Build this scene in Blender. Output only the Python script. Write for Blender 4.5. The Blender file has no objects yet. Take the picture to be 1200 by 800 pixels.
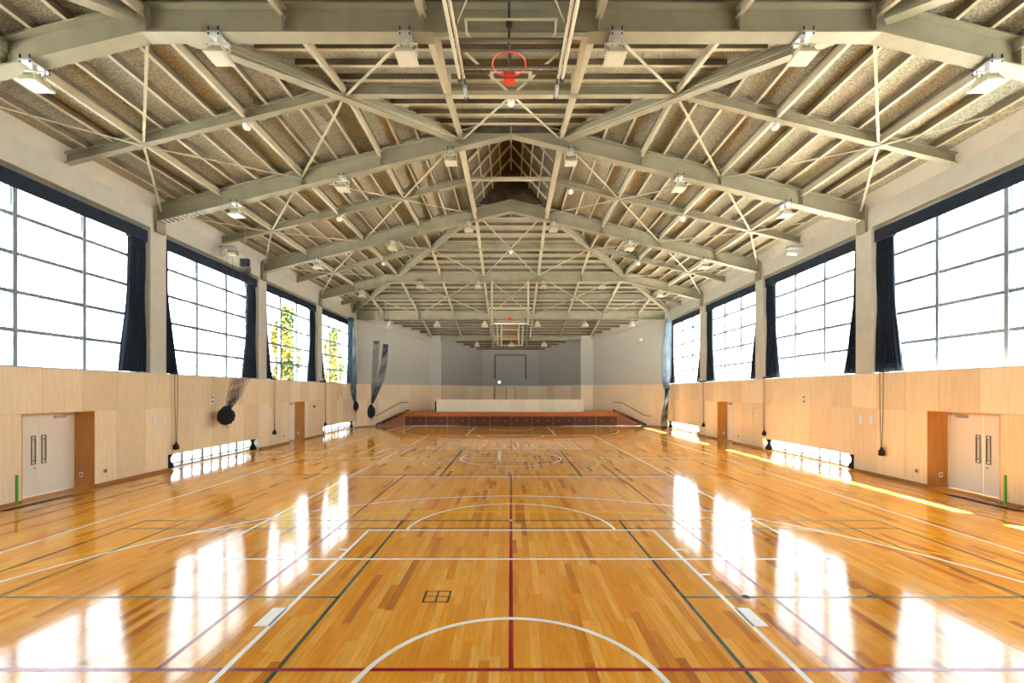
import bpy, math, random
from mathutils import Vector
random.seed(7)
sc = bpy.context.scene
C = sc.collection
PI = math.pi

# ---------------------------------------------------------------- camera
cam = bpy.data.objects.new('camera', bpy.data.cameras.new('camera'))
C.objects.link(cam)
cam.location = (0, 0, 2.35)
cam.rotation_euler = (PI / 2, 0, 0)
cam.data.sensor_width = 36
cam.data.lens = 516 / 1200 * 36
cam.data.shift_x = 0.001
cam.data.shift_y = 59.4 / 1200
cam.data.clip_start = 0.05
cam.data.clip_end = 400
sc.camera = cam
# ---------------------------------------------------------------- sky, sun, exposure
SKY = 6.0
SUN = 120.0
sc.view_settings.view_transform = 'Standard'
sc.view_settings.look = 'None'
sc.view_settings.gamma = 1
sc.view_settings.use_curve_mapping = False
sc.view_settings.exposure = 0.72
w = bpy.data.worlds.new('world'); sc.world = w; w.use_nodes = True
bg = w.node_tree.nodes['Background']
bg.inputs[0].default_value = (0.90, 0.95, 1.0, 1); bg.inputs[1].default_value = SKY
sl = bpy.data.lights.new('sun', 'SUN'); sl.energy = SUN; sl.angle = 0.009; sl.color = (1, 0.95, 0.85)
so = bpy.data.objects.new('sun', sl); C.objects.link(so); so.location = (30, -5, 40)
so.rotation_euler = Vector((-1.26, 0.57, -2.885)).to_track_quat('-Z', 'Y').to_euler()
sc.cycles.max_bounces = 10; sc.cycles.diffuse_bounces = 6; sc.cycles.transparent_max_bounces = 16
sc.cycles.caustics_reflective = True; sc.cycles.sample_clamp_indirect = 12

FR = [1.9, 7.4, 12.85, 18.25, 23.7, 29.2]      # positions of the portal frames along the hall
XW = 10.28                                     # half width of the hall
for s in (-1, 1):
    for k in range(5):                         # portals guide sky light through the real window openings
        l = bpy.data.lights.new('window_portal', 'AREA'); l.shape = 'RECTANGLE'; l.size = 4.8; l.size_y = 4.2
        l.cycles.is_portal = True
        o = bpy.data.objects.new('window_portal', l); C.objects.link(o)
        o.location = (s * 10.95, (FR[k] + FR[k + 1]) / 2, 4.95)
        o.rotation_euler = (PI / 2, 0, s * PI / 2)

# ---------------------------------------------------------------- materials
def mat(name, col, rough=0.6, metal=0.0, spec=0.5, emit=None, coat=0):
    m = bpy.data.materials.new(name); m.use_nodes = True
    b = m.node_tree.nodes['Principled BSDF']
    b.inputs['Base Color'].default_value = (*col, 1); b.inputs['Roughness'].default_value = rough
    b.inputs['Metallic'].default_value = metal; b.inputs['Specular IOR Level'].default_value = spec
    b.inputs['Coat Weight'].default_value = coat
    if emit:
        b.inputs['Emission Color'].default_value = (*emit[0], 1); b.inputs['Emission Strength'].default_value = emit[1]
    return m
def nd(m, t, **kw):
    n = m.node_tree.nodes.new(t)
    for k, v in kw.items(): setattr(n, k, v)
    return n
def noisy(name, c1, c2, scale=(1, 1, 1), nscale=6, rough=0.6, bump=0.0, detail=4, rnd=None, lo=0.35, hi=0.65, spec=0.4, bdist=0.02):
    """colour varied by procedural noise (and per object), with fine relief"""
    m = mat(name, c1, rough, spec=spec); L = m.node_tree.links; b = m.node_tree.nodes['Principled BSDF']
    tc = nd(m, 'ShaderNodeTexCoord'); mp = nd(m, 'ShaderNodeMapping'); mp.inputs['Scale'].default_value = scale
    L.new(tc.outputs['Object'], mp.inputs['Vector'])
    nz = nd(m, 'ShaderNodeTexNoise'); nz.inputs['Scale'].default_value = nscale; nz.inputs['Detail'].default_value = detail
    vec = mp.outputs[0]
    oi = None
    if rnd:
        oi = nd(m, 'ShaderNodeObjectInfo'); mu = nd(m, 'ShaderNodeMath', operation='MULTIPLY'); mu.inputs[1].default_value = 37
        L.new(oi.outputs['Random'], mu.inputs[0])
        ad = nd(m, 'ShaderNodeVectorMath', operation='ADD'); L.new(vec, ad.inputs[0]); L.new(mu.outputs[0], ad.inputs[1]); vec = ad.outputs[0]
    L.new(vec, nz.inputs['Vector'])
    rp = nd(m, 'ShaderNodeValToRGB'); rp.color_ramp.elements[0].position = lo; rp.color_ramp.elements[1].position = hi
    rp.color_ramp.elements[0].color = (*c1, 1); rp.color_ramp.elements[1].color = (*c2, 1)
    L.new(nz.outputs['Fac'], rp.inputs[0]); out = rp.outputs[0]
    if rnd:
        mx = nd(m, 'ShaderNodeMix', data_type='RGBA', blend_type='MULTIPLY'); mx.inputs[0].default_value = 1
        r2 = nd(m, 'ShaderNodeValToRGB'); r2.color_ramp.elements[0].color = (*rnd[0], 1); r2.color_ramp.elements[1].color = (*rnd[1], 1)
        L.new(oi.outputs['Random'], r2.inputs[0]); L.new(out, mx.inputs[6]); L.new(r2.outputs[0], mx.inputs[7]); out = mx.outputs[2]
    L.new(out, b.inputs['Base Color'])
    if bump:
        bp = nd(m, 'ShaderNodeBump'); bp.inputs['Strength'].default_value = bump; bp.inputs['Distance'].default_value = bdist
        L.new(nz.outputs['Fac'], bp.inputs['Height']); L.new(bp.outputs[0], b.inputs['Normal'])
    return m
STEEL = noisy('steel_paint', (0.225, 0.208, 0.145), (0.27, 0.25, 0.175), nscale=2, rough=0.45)
STEEL2 = noisy('strut_paint', (0.40, 0.37, 0.26), (0.46, 0.42, 0.30), nscale=2, rough=0.45)
DECK = noisy('wood_wool', (0.155, 0.155, 0.115), (0.48, 0.48, 0.37), nscale=30, rough=0.95, bump=0.5, detail=6, rnd=((0.8, 0.8, 0.82), (1.1, 1.02, 0.95)), lo=0.3, hi=0.7)
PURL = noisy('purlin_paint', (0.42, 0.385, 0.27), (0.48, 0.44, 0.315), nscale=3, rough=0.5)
PWEB = noisy('purlin_primer', (0.10, 0.08, 0.052), (0.14, 0.112, 0.074), nscale=3, rough=0.6)  # darker brown than the flanges, for the purlin webs only
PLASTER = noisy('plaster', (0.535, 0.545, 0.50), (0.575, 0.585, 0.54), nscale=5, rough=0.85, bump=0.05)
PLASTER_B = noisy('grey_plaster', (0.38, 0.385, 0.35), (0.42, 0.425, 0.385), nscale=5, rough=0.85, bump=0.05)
WOOD = noisy('pale_panel', (0.84, 0.68, 0.46), (0.90, 0.77, 0.56), scale=(6, 6, 0.5), nscale=3, rough=0.5, rnd=((0.9, 0.86, 0.8), (1.08, 1.08, 1.08)), detail=6)
WOODL = noisy('light_board', (0.78, 0.68, 0.50), (0.84, 0.75, 0.58), scale=(6, 6, 0.5), nscale=2, rough=0.5, rnd=((0.94, 0.93, 0.9), (1.04, 1.04, 1.04)))
JAMB = noisy('jamb_wood', (0.56, 0.27, 0.07), (0.64, 0.33, 0.095), scale=(8, 8, 0.6), nscale=3, rough=0.5)
BASEB = noisy('skirting_wood', (0.34, 0.15, 0.045), (0.42, 0.20, 0.06), scale=(1, 1, 6), nscale=2, rough=0.4)
STAGE_T = noisy('stage_board', (0.36, 0.09, 0.018), (0.44, 0.125, 0.026), scale=(0.5, 4, 6), nscale=3, rough=0.3)
STAGE_P = noisy('stage_panel', (0.075, 0.026, 0.014), (0.10, 0.035, 0.018), scale=(1, 3, 5), nscale=3, rough=0.35)
STAIR = noisy('stair_side', (0.26, 0.09, 0.05), (0.32, 0.12, 0.065), scale=(1, 3, 5), nscale=3, rough=0.4)
DOORW = noisy('door_cream', (0.88, 0.85, 0.74), (0.90, 0.87, 0.77), nscale=2, rough=0.45)
ALU = mat('aluminium', (0.45, 0.47, 0.50), 0.35, 0.7)
FRAMEC = mat('window_frame', (0.20, 0.25, 0.29), 0.4, 0.2)
CURT = noisy('navy_cloth', (0.005, 0.011, 0.026), (0.010, 0.021, 0.042), nscale=9, rough=0.9)
CURT2 = noisy('black_cloth', (0.006, 0.007, 0.010), (0.010, 0.011, 0.014), nscale=9, rough=0.9)
BRONZE = mat('bronze_metal', (0.16, 0.12, 0.07), 0.4, 0.5)
BLACK = mat('black_rubber', (0.01, 0.01, 0.012), 0.6)
WHITE = mat('white_plastic', (0.88, 0.88, 0.86), 0.4)
CREAM = mat('cream_metal', (0.52, 0.50, 0.39), 0.4)
LENS = mat('lamp_glass', (0.60, 0.60, 0.52), 0.15)
DARK = noisy('monitor_boards', (0.05, 0.036, 0.022), (0.08, 0.06, 0.038), nscale=5, rough=0.9)
RED = mat('red_paint', (0.45, 0.03, 0.015), 0.4)
ORANGE = mat('orange_paint', (0.6, 0.22, 0.04), 0.4)
GREENT = mat('green_tape', (0.08, 0.42, 0.03), 0.5)
NET = mat('net_cord', (0.022, 0.030, 0.040), 0.8)
NETB = mat('blue_net_cord', (0.035, 0.085, 0.13), 0.8)
NETD = mat('dark_blue_net_cord', (0.022, 0.036, 0.05), 0.8)
NETG = mat('grey_net_cord', (0.12, 0.13, 0.12), 0.8)
NETL = mat('light_net_cord', (0.13, 0.19, 0.25), 0.8)
BAG = noisy('net_bag', (0.010, 0.014, 0.022), (0.02, 0.026, 0.036), nscale=14, rough=0.9, bump=0.6)
GROUND = noisy('yard', (0.50, 0.48, 0.44), (0.60, 0.58, 0.54), nscale=1, rough=0.9)
EXIT = mat('exit_face', (0.6, 0.9, 0.8), 0.4, emit=((0.55, 1.0, 0.8), 2.5))
LINE = {'white': mat('white_line_paint', (0.93, 0.93, 0.90), 0.22), 'red': mat('red_line_paint', (0.27, 0.006, 0.009), 0.22),
        'green': mat('green_line_paint', (0.010, 0.060, 0.018), 0.22), 'yellow': mat('yellow_line_paint', (0.75, 0.46, 0.01), 0.22),
        'black': mat('black_tape', (0.006, 0.005, 0.004), 0.35)}
def glass():
    m = bpy.data.materials.new('window_glass'); m.use_nodes = True; t = m.node_tree; t.nodes.clear()
    o = t.nodes.new('ShaderNodeOutputMaterial'); a = t.nodes.new('ShaderNodeBsdfTransparent'); g = t.nodes.new('ShaderNodeBsdfGlossy')
    a.inputs[0].default_value = (0.93, 0.96, 0.97, 1); g.inputs['Roughness'].default_value = 0.02
    x = t.nodes.new('ShaderNodeMixShader'); x.inputs[0].default_value = 0.06
    t.links.new(a.outputs[0], x.inputs[1]); t.links.new(g.outputs[0], x.inputs[2]); t.links.new(x.outputs[0], o.inputs[0]); return m
GLASS = glass()
def floor_mat():
    m = mat('maple_floor', (0.6, 0.3, 0.08), 0.09, spec=0.62); L = m.node_tree.links; b = m.node_tree.nodes['Principled BSDF']
    at = nd(m, 'ShaderNodeAttribute', attribute_name='tint')
    rp = nd(m, 'ShaderNodeValToRGB'); e = rp.color_ramp.elements
    e[0].position = 0; e[0].color = (0.42, 0.14, 0.022, 1); e[1].position = 1; e[1].color = (0.84, 0.44, 0.085, 1)
    for p, c in ((0.12, (0.52, 0.175, 0.018, 1)), (0.35, (0.70, 0.27, 0.021, 1)), (0.7, (0.76, 0.33, 0.030, 1))):
        q = e.new(p); q.color = c
    L.new(at.outputs['Fac'], rp.inputs[0])
    tc = nd(m, 'ShaderNodeNewGeometry'); mp = nd(m, 'ShaderNodeMapping'); mp.inputs['Scale'].default_value = (30, 1.6, 1)
    L.new(tc.outputs['Position'], mp.inputs[0])
    mu = nd(m, 'ShaderNodeMath', operation='MULTIPLY'); mu.inputs[1].default_value = 91; L.new(at.outputs['Fac'], mu.inputs[0])
    ad = nd(m, 'ShaderNodeVectorMath', operation='ADD'); L.new(mp.outputs[0], ad.inputs[0]); L.new(mu.outputs[0], ad.inputs[1])
    nz = nd(m, 'ShaderNodeTexNoise'); nz.inputs['Scale'].default_value = 1.5; nz.inputs['Detail'].default_value = 5; L.new(ad.outputs[0], nz.inputs['Vector'])
    r2 = nd(m, 'ShaderNodeValToRGB'); r2.color_ramp.elements[0].position = 0.3; r2.color_ramp.elements[1].position = 0.7
    r2.color_ramp.elements[0].color = (0.80, 0.76, 0.70, 1); r2.color_ramp.elements[1].color = (1.08, 1.08, 1.08, 1); L.new(nz.outputs['Fac'], r2.inputs[0])
    mx = nd(m, 'ShaderNodeMix', data_type='RGBA', blend_type='MULTIPLY'); mx.inputs[0].default_value = 1
    L.new(rp.outputs[0], mx.inputs[6]); L.new(r2.outputs[0], mx.inputs[7]); L.new(mx.outputs[2], b.inputs['Base Color'])
    n2 = nd(m, 'ShaderNodeTexNoise'); n2.inputs['Scale'].default_value = 1.0; n2.inputs['Detail'].default_value = 3
    m2 = nd(m, 'ShaderNodeMapping'); m2.inputs['Scale'].default_value = (14, 2.0, 1); L.new(tc.outputs['Position'], m2.inputs[0]); L.new(m2.outputs[0], n2.inputs['Vector'])
    bp = nd(m, 'ShaderNodeBump'); bp.inputs['Strength'].default_value = 0.06; bp.inputs['Distance'].default_value = 0.01
    L.new(n2.outputs['Fac'], bp.inputs['Height']); L.new(bp.outputs[0], b.inputs['Normal'])
    return m
FLOOR = floor_mat()

# ---------------------------------------------------------------- mesh helpers
class MB:
    def __init__(s): s.v = []; s.f = []; s.smooth = False
    def hexa(s, p):                     # 8 points: bottom ring 0-3, top ring 4-7
        n = len(s.v); s.v += [tuple(q) for q in p]
        s.f += [tuple(n + i for i in f) for f in ((3, 2, 1, 0), (4, 5, 6, 7), (0, 1, 5, 4), (1, 2, 6, 5), (2, 3, 7, 6), (3, 0, 4, 7))]
        return s
    def box(s, x0, x1, y0, y1, z0, z1):
        x0, x1 = sorted((x0, x1)); y0, y1 = sorted((y0, y1)); z0, z1 = sorted((z0, z1))
        return s.hexa([(x0, y0, z0), (x1, y0, z0), (x1, y1, z0), (x0, y1, z0), (x0, y0, z1), (x1, y0, z1), (x1, y1, z1), (x0, y1, z1)])
    def vbar(s, a, b, wd, z0, z1, off=0):     # bar from a to b, side width wd, vertical extent z0..z1 above the axis
        a = Vector(a); b = Vector(b); d = b - a; sd = Vector((-d.y, d.x, 0))
        if sd.length < 1e-6: sd = Vector((1, 0, 0))
        sd.normalize(); h = sd * wd / 2; c = sd * off; u0 = Vector((0, 0, z0)); u1 = Vector((0, 0, z1))
        return s.hexa([a - h + c + u0, b - h + c + u0, b + h + c + u0, a + h + c + u0, a - h + c + u1, b - h + c + u1, b + h + c + u1, a + h + c + u1])
    def ibeam(s, a, b, d=0.5, wd=0.26, tw=0.03, tf=0.03):
        s.vbar(a, b, wd, 0, tf); s.vbar(a, b, tw, tf, d - tf); return s.vbar(a, b, wd, d - tf, d)
    def tube(s, pts, r, n=6, close=False):
        pts = [Vector(p) for p in pts]; base = len(s.v); k = len(pts)
        rr = r if isinstance(r, (list, tuple)) else [r] * k
        for i, p in enumerate(pts):
            a = pts[(i - 1) % k] if (close or i > 0) else p; b = pts[(i + 1) % k] if (close or i < k - 1) else p
            t = (b - a).normalized(); up = Vector((0, 0, 1)) if abs(t.z) < 0.95 else Vector((0, 1, 0))
            u = t.cross(up).normalized(); v = u.cross(t)
            for j in range(n):
                an = 2 * PI * j / n; s.v.append(tuple(p + (u * math.cos(an) + v * math.sin(an)) * rr[i]))
        for i in range(k if close else k - 1):
            for j in range(n):
                a = base + i * n + j; b = base + i * n + (j + 1) % n; c = base + ((i + 1) % k) * n + (j + 1) % n; d = base + ((i + 1) % k) * n + j
                s.f.append((a, b, c, d))
        if not close:
            s.f.append(tuple(base + j for j in reversed(range(n)))); s.f.append(tuple(base + (k - 1) * n + j for j in range(n)))
        return s
    def lathe(s, c, prof, n=12, sx=1, sy=1):   # profile of (radius, z)
        base = len(s.v); k = len(prof)
        for r, z in prof:
            for j in range(n):
                an = 2 * PI * j / n; s.v.append((c[0] + math.cos(an) * r * sx, c[1] + math.sin(an) * r * sy, c[2] + z))
        for i in range(k - 1):
            for j in range(n):
                s.f.append((base + i * n + j, base + i * n + (j + 1) % n, base + (i + 1) * n + (j + 1) % n, base + (i + 1) * n + j))
        s.f.append(tuple(base + j for j in reversed(range(n)))); s.f.append(tuple(base + (k - 1) * n + j for j in range(n)))
        return s
    def prism(s, poly, zf0, zf1):             # polygon in plan, bottom/top height functions or numbers
        g0 = zf0 if callable(zf0) else (lambda x, y: zf0); g1 = zf1 if callable(zf1) else (lambda x, y: zf1)
        n = len(s.v); k = len(poly)
        s.v += [(x, y, g0(x, y)) for x, y in poly] + [(x, y, g1(x, y)) for x, y in poly]
        s.f.append(tuple(n + i for i in reversed(range(k)))); s.f.append(tuple(n + k + i for i in range(k)))
        for i in range(k): s.f.append((n + i, n + (i + 1) % k, n + k + (i + 1) % k, n + k + i))
        return s
    def build(s, name, m, parent=None, world=True, flat=True, m2=None, n2=0):
        off = Vector(parent_world(parent)) if (parent and world) else Vector((0, 0, 0))
        me = bpy.data.meshes.new(name); me.from_pydata([tuple(Vector(v) - off) for v in s.v], [], s.f); me.materials.append(m)
        if not flat: me.polygons.foreach_set('use_smooth', [True] * len(me.polygons))
        o = bpy.data.objects.new(name, me); C.objects.link(o)
        if m2:
            me.materials.append(m2)
            for f in range(n2): me.polygons[f].material_index = 1
        if parent: o.parent = parent
        return o
def parent_world(p):
    v = Vector((0, 0, 0))
    while p: v += p.location; p = p.parent
    return v
def tag(o, label=None, cat=None, group=None, kind=None):
    if label: o['label'] = label
    if cat: o['category'] = cat
    if group: o['group'] = group
    if kind: o['kind'] = kind
    return o
def empty(name, loc=(0, 0, 0), label=None, cat=None, group=None, kind=None):
    o = bpy.data.objects.new(name, None); C.objects.link(o); o.location = loc; o.empty_display_size = 0.2
    return tag(o, label, cat, group, kind)
def copy_tree(o, loc=None, rz=0, label=None, parent=None, kids=None):
    c = o.copy(); C.objects.link(c)
    if parent: c.parent = parent
    if loc is not None: c.location = loc; c.rotation_euler = (0, 0, rz)
    if label: c['label'] = label
    for ch in kids_of.get(o.name, []):
        copy_tree(ch, parent=c)
    return c
kids_of = {}
def index_kids():
    kids_of.clear()
    for o in C.objects:
        if o.parent: kids_of.setdefault(o.parent.name, []).append(o)

# ---------------------------------------------------------------- roof shape
def hipz(y): return 8.30 - 0.207 * (y - 23.7) if y > 15.5 else 8.30 - 0.207 * (7.4 - y)
def sidez(x): return 9.80 - 0.245 * abs(x)
def roofz(x, y): return min(sidez(x), hipz(y)) if not (FR[2] <= y <= FR[3]) else sidez(x)
def hipx(y): return (9.80 - hipz(y)) / 0.245
def clip(poly, a, b, c):                      # keep a*x + b*y <= c
    out = []
    for i in range(len(poly)):
        p = poly[i]; q = poly[(i + 1) % len(poly)]; fp = a * p[0] + b * p[1] - c; fq = a * q[0] + b * q[1] - c
        if fp <= 0: out.append(p)
        if fp * fq < 0:
            t = fp / (fp - fq); out.append((p[0] + (q[0] - p[0]) * t, p[1] + (q[1] - p[1]) * t))
    return out
def area(p): return abs(sum(p[i][0] * p[(i + 1) % len(p)][1] - p[(i + 1) % len(p)][0] * p[i][1] for i in range(len(p)))) / 2
# side region: x*0.245 >= 9.8-hipz(y)  ->  far: -0.245x +0.207y <= 0.207*23.7-1.5 ; near: -0.245x -0.207y <= -0.207*7.4-1.5
def clip_side(p): return clip(clip(p, -0.245, 0.207, 0.207 * 23.7 - 1.5), -0.245, -0.207, -0.207 * 7.4 - 1.5)

# ================================================================= STRUCTURE
# ---- floor
fl = MB().box(-11.2, 11.2, -1.2, 30.75, -0.30, -0.021).build('floor', BASEB); tag(fl, kind='structure')
MB().box(-11.2, 11.2, -1.2, 2.6, -0.021, -0.0005).build('front_strip', JAMB, fl)
for s in (-1, 1):
    MB().box(s * 10.28, s * 11.2, 2.6, 30.7, -0.021, 0.0).build('edge_board', JAMB, fl)
planks = []
PWD = 0.09095
nrow = int(20.56 / PWD)
for r in range(nrow + 1):
    x0 = -10.28 + r * PWD; x1 = min(x0 + PWD, 10.28)
    if x1 - x0 < 0.01: continue
    y = 2.6 - random.random() * 1.2
    while y < 30.7:
        ln = random.choice((0.6, 0.9, 0.9, 1.2, 1.5)); ya = max(y, 2.6); yb = min(y + ln, 30.7)
        if yb - ya > 0.02:
            t = random.random(); t = 0.38 + 0.6 * t if random.random() > 0.13 else t * 0.4
            planks.append((x0, x1, ya, yb, min(0.999, t), [random.uniform(-1, 1) * 0.00006 for _ in range(4)]))
        y += ln
def seen(p):
    yc = max(p[2], 3.56) + 0.2; xc = (p[0] + p[1]) / 2
    return p[3] > 3.75 and abs(xc) < yc * 1.14
vis = sorted([p for p in planks if seen(p)], key=lambda p: math.hypot((p[0] + p[1]) / 2, (p[2] + p[3]) / 2))
near = vis[:300]; ids = {id(p) for p in near}
def plank_geo(mb, p):
    g = 0.0006; x0, x1, y0, y1, t, d = p; x0 += g; x1 -= g; y0 += g; y1 -= g; n = len(mb.v)
    mb.v += [(x0, y0, -0.02), (x1, y0, -0.02), (x1, y1, -0.02), (x0, y1, -0.02), (x0, y0, d[0]), (x1, y0, d[1]), (x1, y1, d[2]), (x0, y1, d[3])]
    mb.f += [tuple(n + i for i in f) for f in ((4, 5, 6, 7), (0, 1, 5, 4), (1, 2, 6, 5), (2, 3, 7, 6), (3, 0, 4, 7))]
def tints(o, vals):
    a = o.data.attributes.new('tint', 'FLOAT', 'FACE')
    a.data.foreach_set('value', vals)
for p in near:
    mb = MB(); plank_geo(mb, p); o = mb.build('plank', FLOOR, fl); tints(o, [p[4]] * 5)
mb = MB(); vals = []
for p in planks:
    if id(p) not in ids: plank_geo(mb, p); vals += [p[4]] * 5
o = mb.build('planks', FLOOR, fl); tints(o, vals); tag(o, 'honey maple strip planks of the sports floor', kind='stuff')

ZL = {'white': 0.0017, 'red': 0.0014, 'green': 0.0011, 'yellow': 0.0008, 'black': 0.0011}
def flat_poly(mb, pts, z):
    n = len(mb.v); mb.v += [(x, y, z) for x, y in pts]; mb.f.append(tuple(n + i for i in range(len(pts))))
def ln(col, label, segs, wd=0.05):
    mb = MB(); z = ZL[col]
    for sg in segs:
        if sg[0] == 'l':
            _, x0, y0, x1, y1 = sg
            if abs(x1 - x0) < 1e-6: x0, x1 = x0 - wd / 2, x0 + wd / 2
            else: y0, y1 = y0 - wd / 2, y0 + wd / 2
            flat_poly(mb, [(x0, y0), (x1, y0), (x1, y1), (x0, y1)], z)
        elif sg[0] == 'r': flat_poly(mb, [(sg[1], sg[2]), (sg[3], sg[2]), (sg[3], sg[4]), (sg[1], sg[4])], z)
        else:
            _, cx, cy, r, a0, a1 = sg; n = max(8, int(abs(a1 - a0) / 3)); b = len(mb.v)
            for i in range(n + 1):
                a = math.radians(a0 + (a1 - a0) * i / n)
                for q in (r - wd / 2, r + wd / 2): mb.v.append((cx + q * math.cos(a), cy + q * math.sin(a), z))
            for i in range(n): mb.f.append((b + 2 * i, b + 2 * i + 1, b + 2 * i + 3, b + 2 * i + 2))
    o = mb.build('court_line', LINE[col], fl); o['label'] = label
    return o
BC = 15.7
ln('white', 'white basketball side and end lines with centre line', [('l', -7.475, 2.62, -7.475, 29.7), ('l', 7.475, 2.62, 7.475, 29.7), ('l', -7.5, 29.7, 7.5, 29.7), ('l', -7.5, BC, 7.5, BC), ('a', 0, BC, 1.775, 0, 360)])
for d, nm in ((-1, 'near'), (1, 'far')):
    ft = BC + d * 8.2; e = BC + d * 14; bk = BC + d * 12.425; a0, a1 = (0, 180) if d < 0 else (180, 360)
    th = math.degrees(math.asin(0)); al = math.degrees(math.acos(6.6 / 6.7))
    eend = 2.62 if d < 0 else e
    ln('white', 'white free throw lane with half circle, ' + nm + ' end', [('l', -2.425, ft, 2.425, ft), ('l', -2.425, eend, -2.425, ft), ('l', 2.425, eend, 2.425, ft), ('a', 0, ft, 1.775, a0, a1)])
    aa = (al, 180 - al) if d < 0 else (180 + al, 360 - al)
    ln('white', 'white three point arc, ' + nm + ' end', [('a', 0, bk, 6.7, *aa)] + ([('l', -6.6, eend, -6.6, bk + 1.15), ('l', 6.6, eend, 6.6, bk + 1.15)] if d < 0 else [('l', -6.6, bk - 1.15, -6.6, eend), ('l', 6.6, bk - 1.15, 6.6, eend)]))
    ln('white', 'white half circle under the basket, ' + nm + ' end', [('a', 0, bk, 1.3, a0, a1)])
    rs = []
    for s in (-1, 1):
        q = (lambda v: v) if d < 0 else (lambda v: 2 * BC - v)
        rs += [('r', s * 2.43, q(4.42), s * 2.59, q(4.80)), ('r', s * 2.43, q(5.655), s * 2.57, q(5.70)), ('r', s * 2.43, q(6.555), s * 2.57, q(6.60))]
    ln('white', 'white lane blocks and ticks, ' + nm + ' end', rs)
ln('white', 'white volleyball court lines', [('l', -4.475, 6.2, -4.475, 24.2), ('l', 4.475, 6.2, 4.475, 24.2), ('l', -4.5, 6.2, 4.5, 6.2), ('l', -4.5, 24.2, 4.5, 24.2), ('l', -4.5, 15.2, 4.5, 15.2), ('l', -4.5, 12.2, 4.5, 12.2), ('l', -4.5, 18.2, 4.5, 18.2)])
for y0, y1, nm in ((3.73, 12.56, 'near'), (17.8, 26.7, 'far')):
    ln('red', 'dark red cross court lines, ' + nm + ' court', [('l', -9, y0, 9, y0), ('l', -9, y1, 9, y1)] + [('l', x, y0, x, y1) for x in (-9, -3, 0, 3, 9)], 0.045)
ln('green', 'green badminton court lines, near court', [('l', -6.68, 8.06, 6.68, 8.06), ('l', -6.68, 7.6, 6.68, 7.6), ('l', -6.68, 5.05, -1.98, 5.05), ('l', 1.98, 5.05, 6.68, 5.05)] + [('l', x, 2.62, x, 8.06) for x in (-6.68, -5.9, -1.98, 1.98, 5.9, 6.68)], 0.04)
ln('green', 'green badminton short lines, middle court', [('l', -1.98, 12.28, -1.98, 17.75), ('l', 1.98, 12.28, 1.98, 17.75)], 0.06)
ln('yellow', 'yellow centre circle', [('a', 0, 15.2, 2.96, 0, 360)], 0.07)
ln('yellow', 'yellow side lines', [('l', -8, 2.62, -8, 27.8), ('l', 8, 2.62, 8, 27.8)], 0.05)
ln('yellow', 'yellow goal area arc, near end', [('l', -1.5, 8.65, 1.5, 8.65), ('a', 1.5, 2.6, 6.05, 0, 90), ('a', -1.5, 2.6, 6.05, 90, 180)], 0.07)
ln('yellow', 'yellow goal area arc, far end', [('l', -1.5, 21.75, 1.5, 21.75), ('a', 1.5, 27.8, 6.05, 270, 360), ('a', -1.5, 27.8, 6.05, 180, 270)], 0.07)
o = ln('black', 'black taped square divided in four', [('l', -1.0, 4.935, -0.70, 4.935), ('l', -1.0, 5.075, -0.70, 5.075), ('l', -1.0, 5.205, -0.70, 5.205), ('l', -0.99, 4.93, -0.99, 5.21), ('l', -0.85, 4.93, -0.85, 5.21), ('l', -0.71, 4.93, -0.71, 5.21)], 0.02)
o.name = 'tape_mark'
for x, y in ((0, 8.08), (0, 14.0), (2.7, 5.06), (4.15, 5.06), (4.1, 7.03)):
    MB().lathe((x, y, 0), [(0.045, 0.0018), (0.045, 0.003), (0.02, 0.004)], 12).build('socket_cap', ALU if x == 0 else BLACK, fl)

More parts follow.
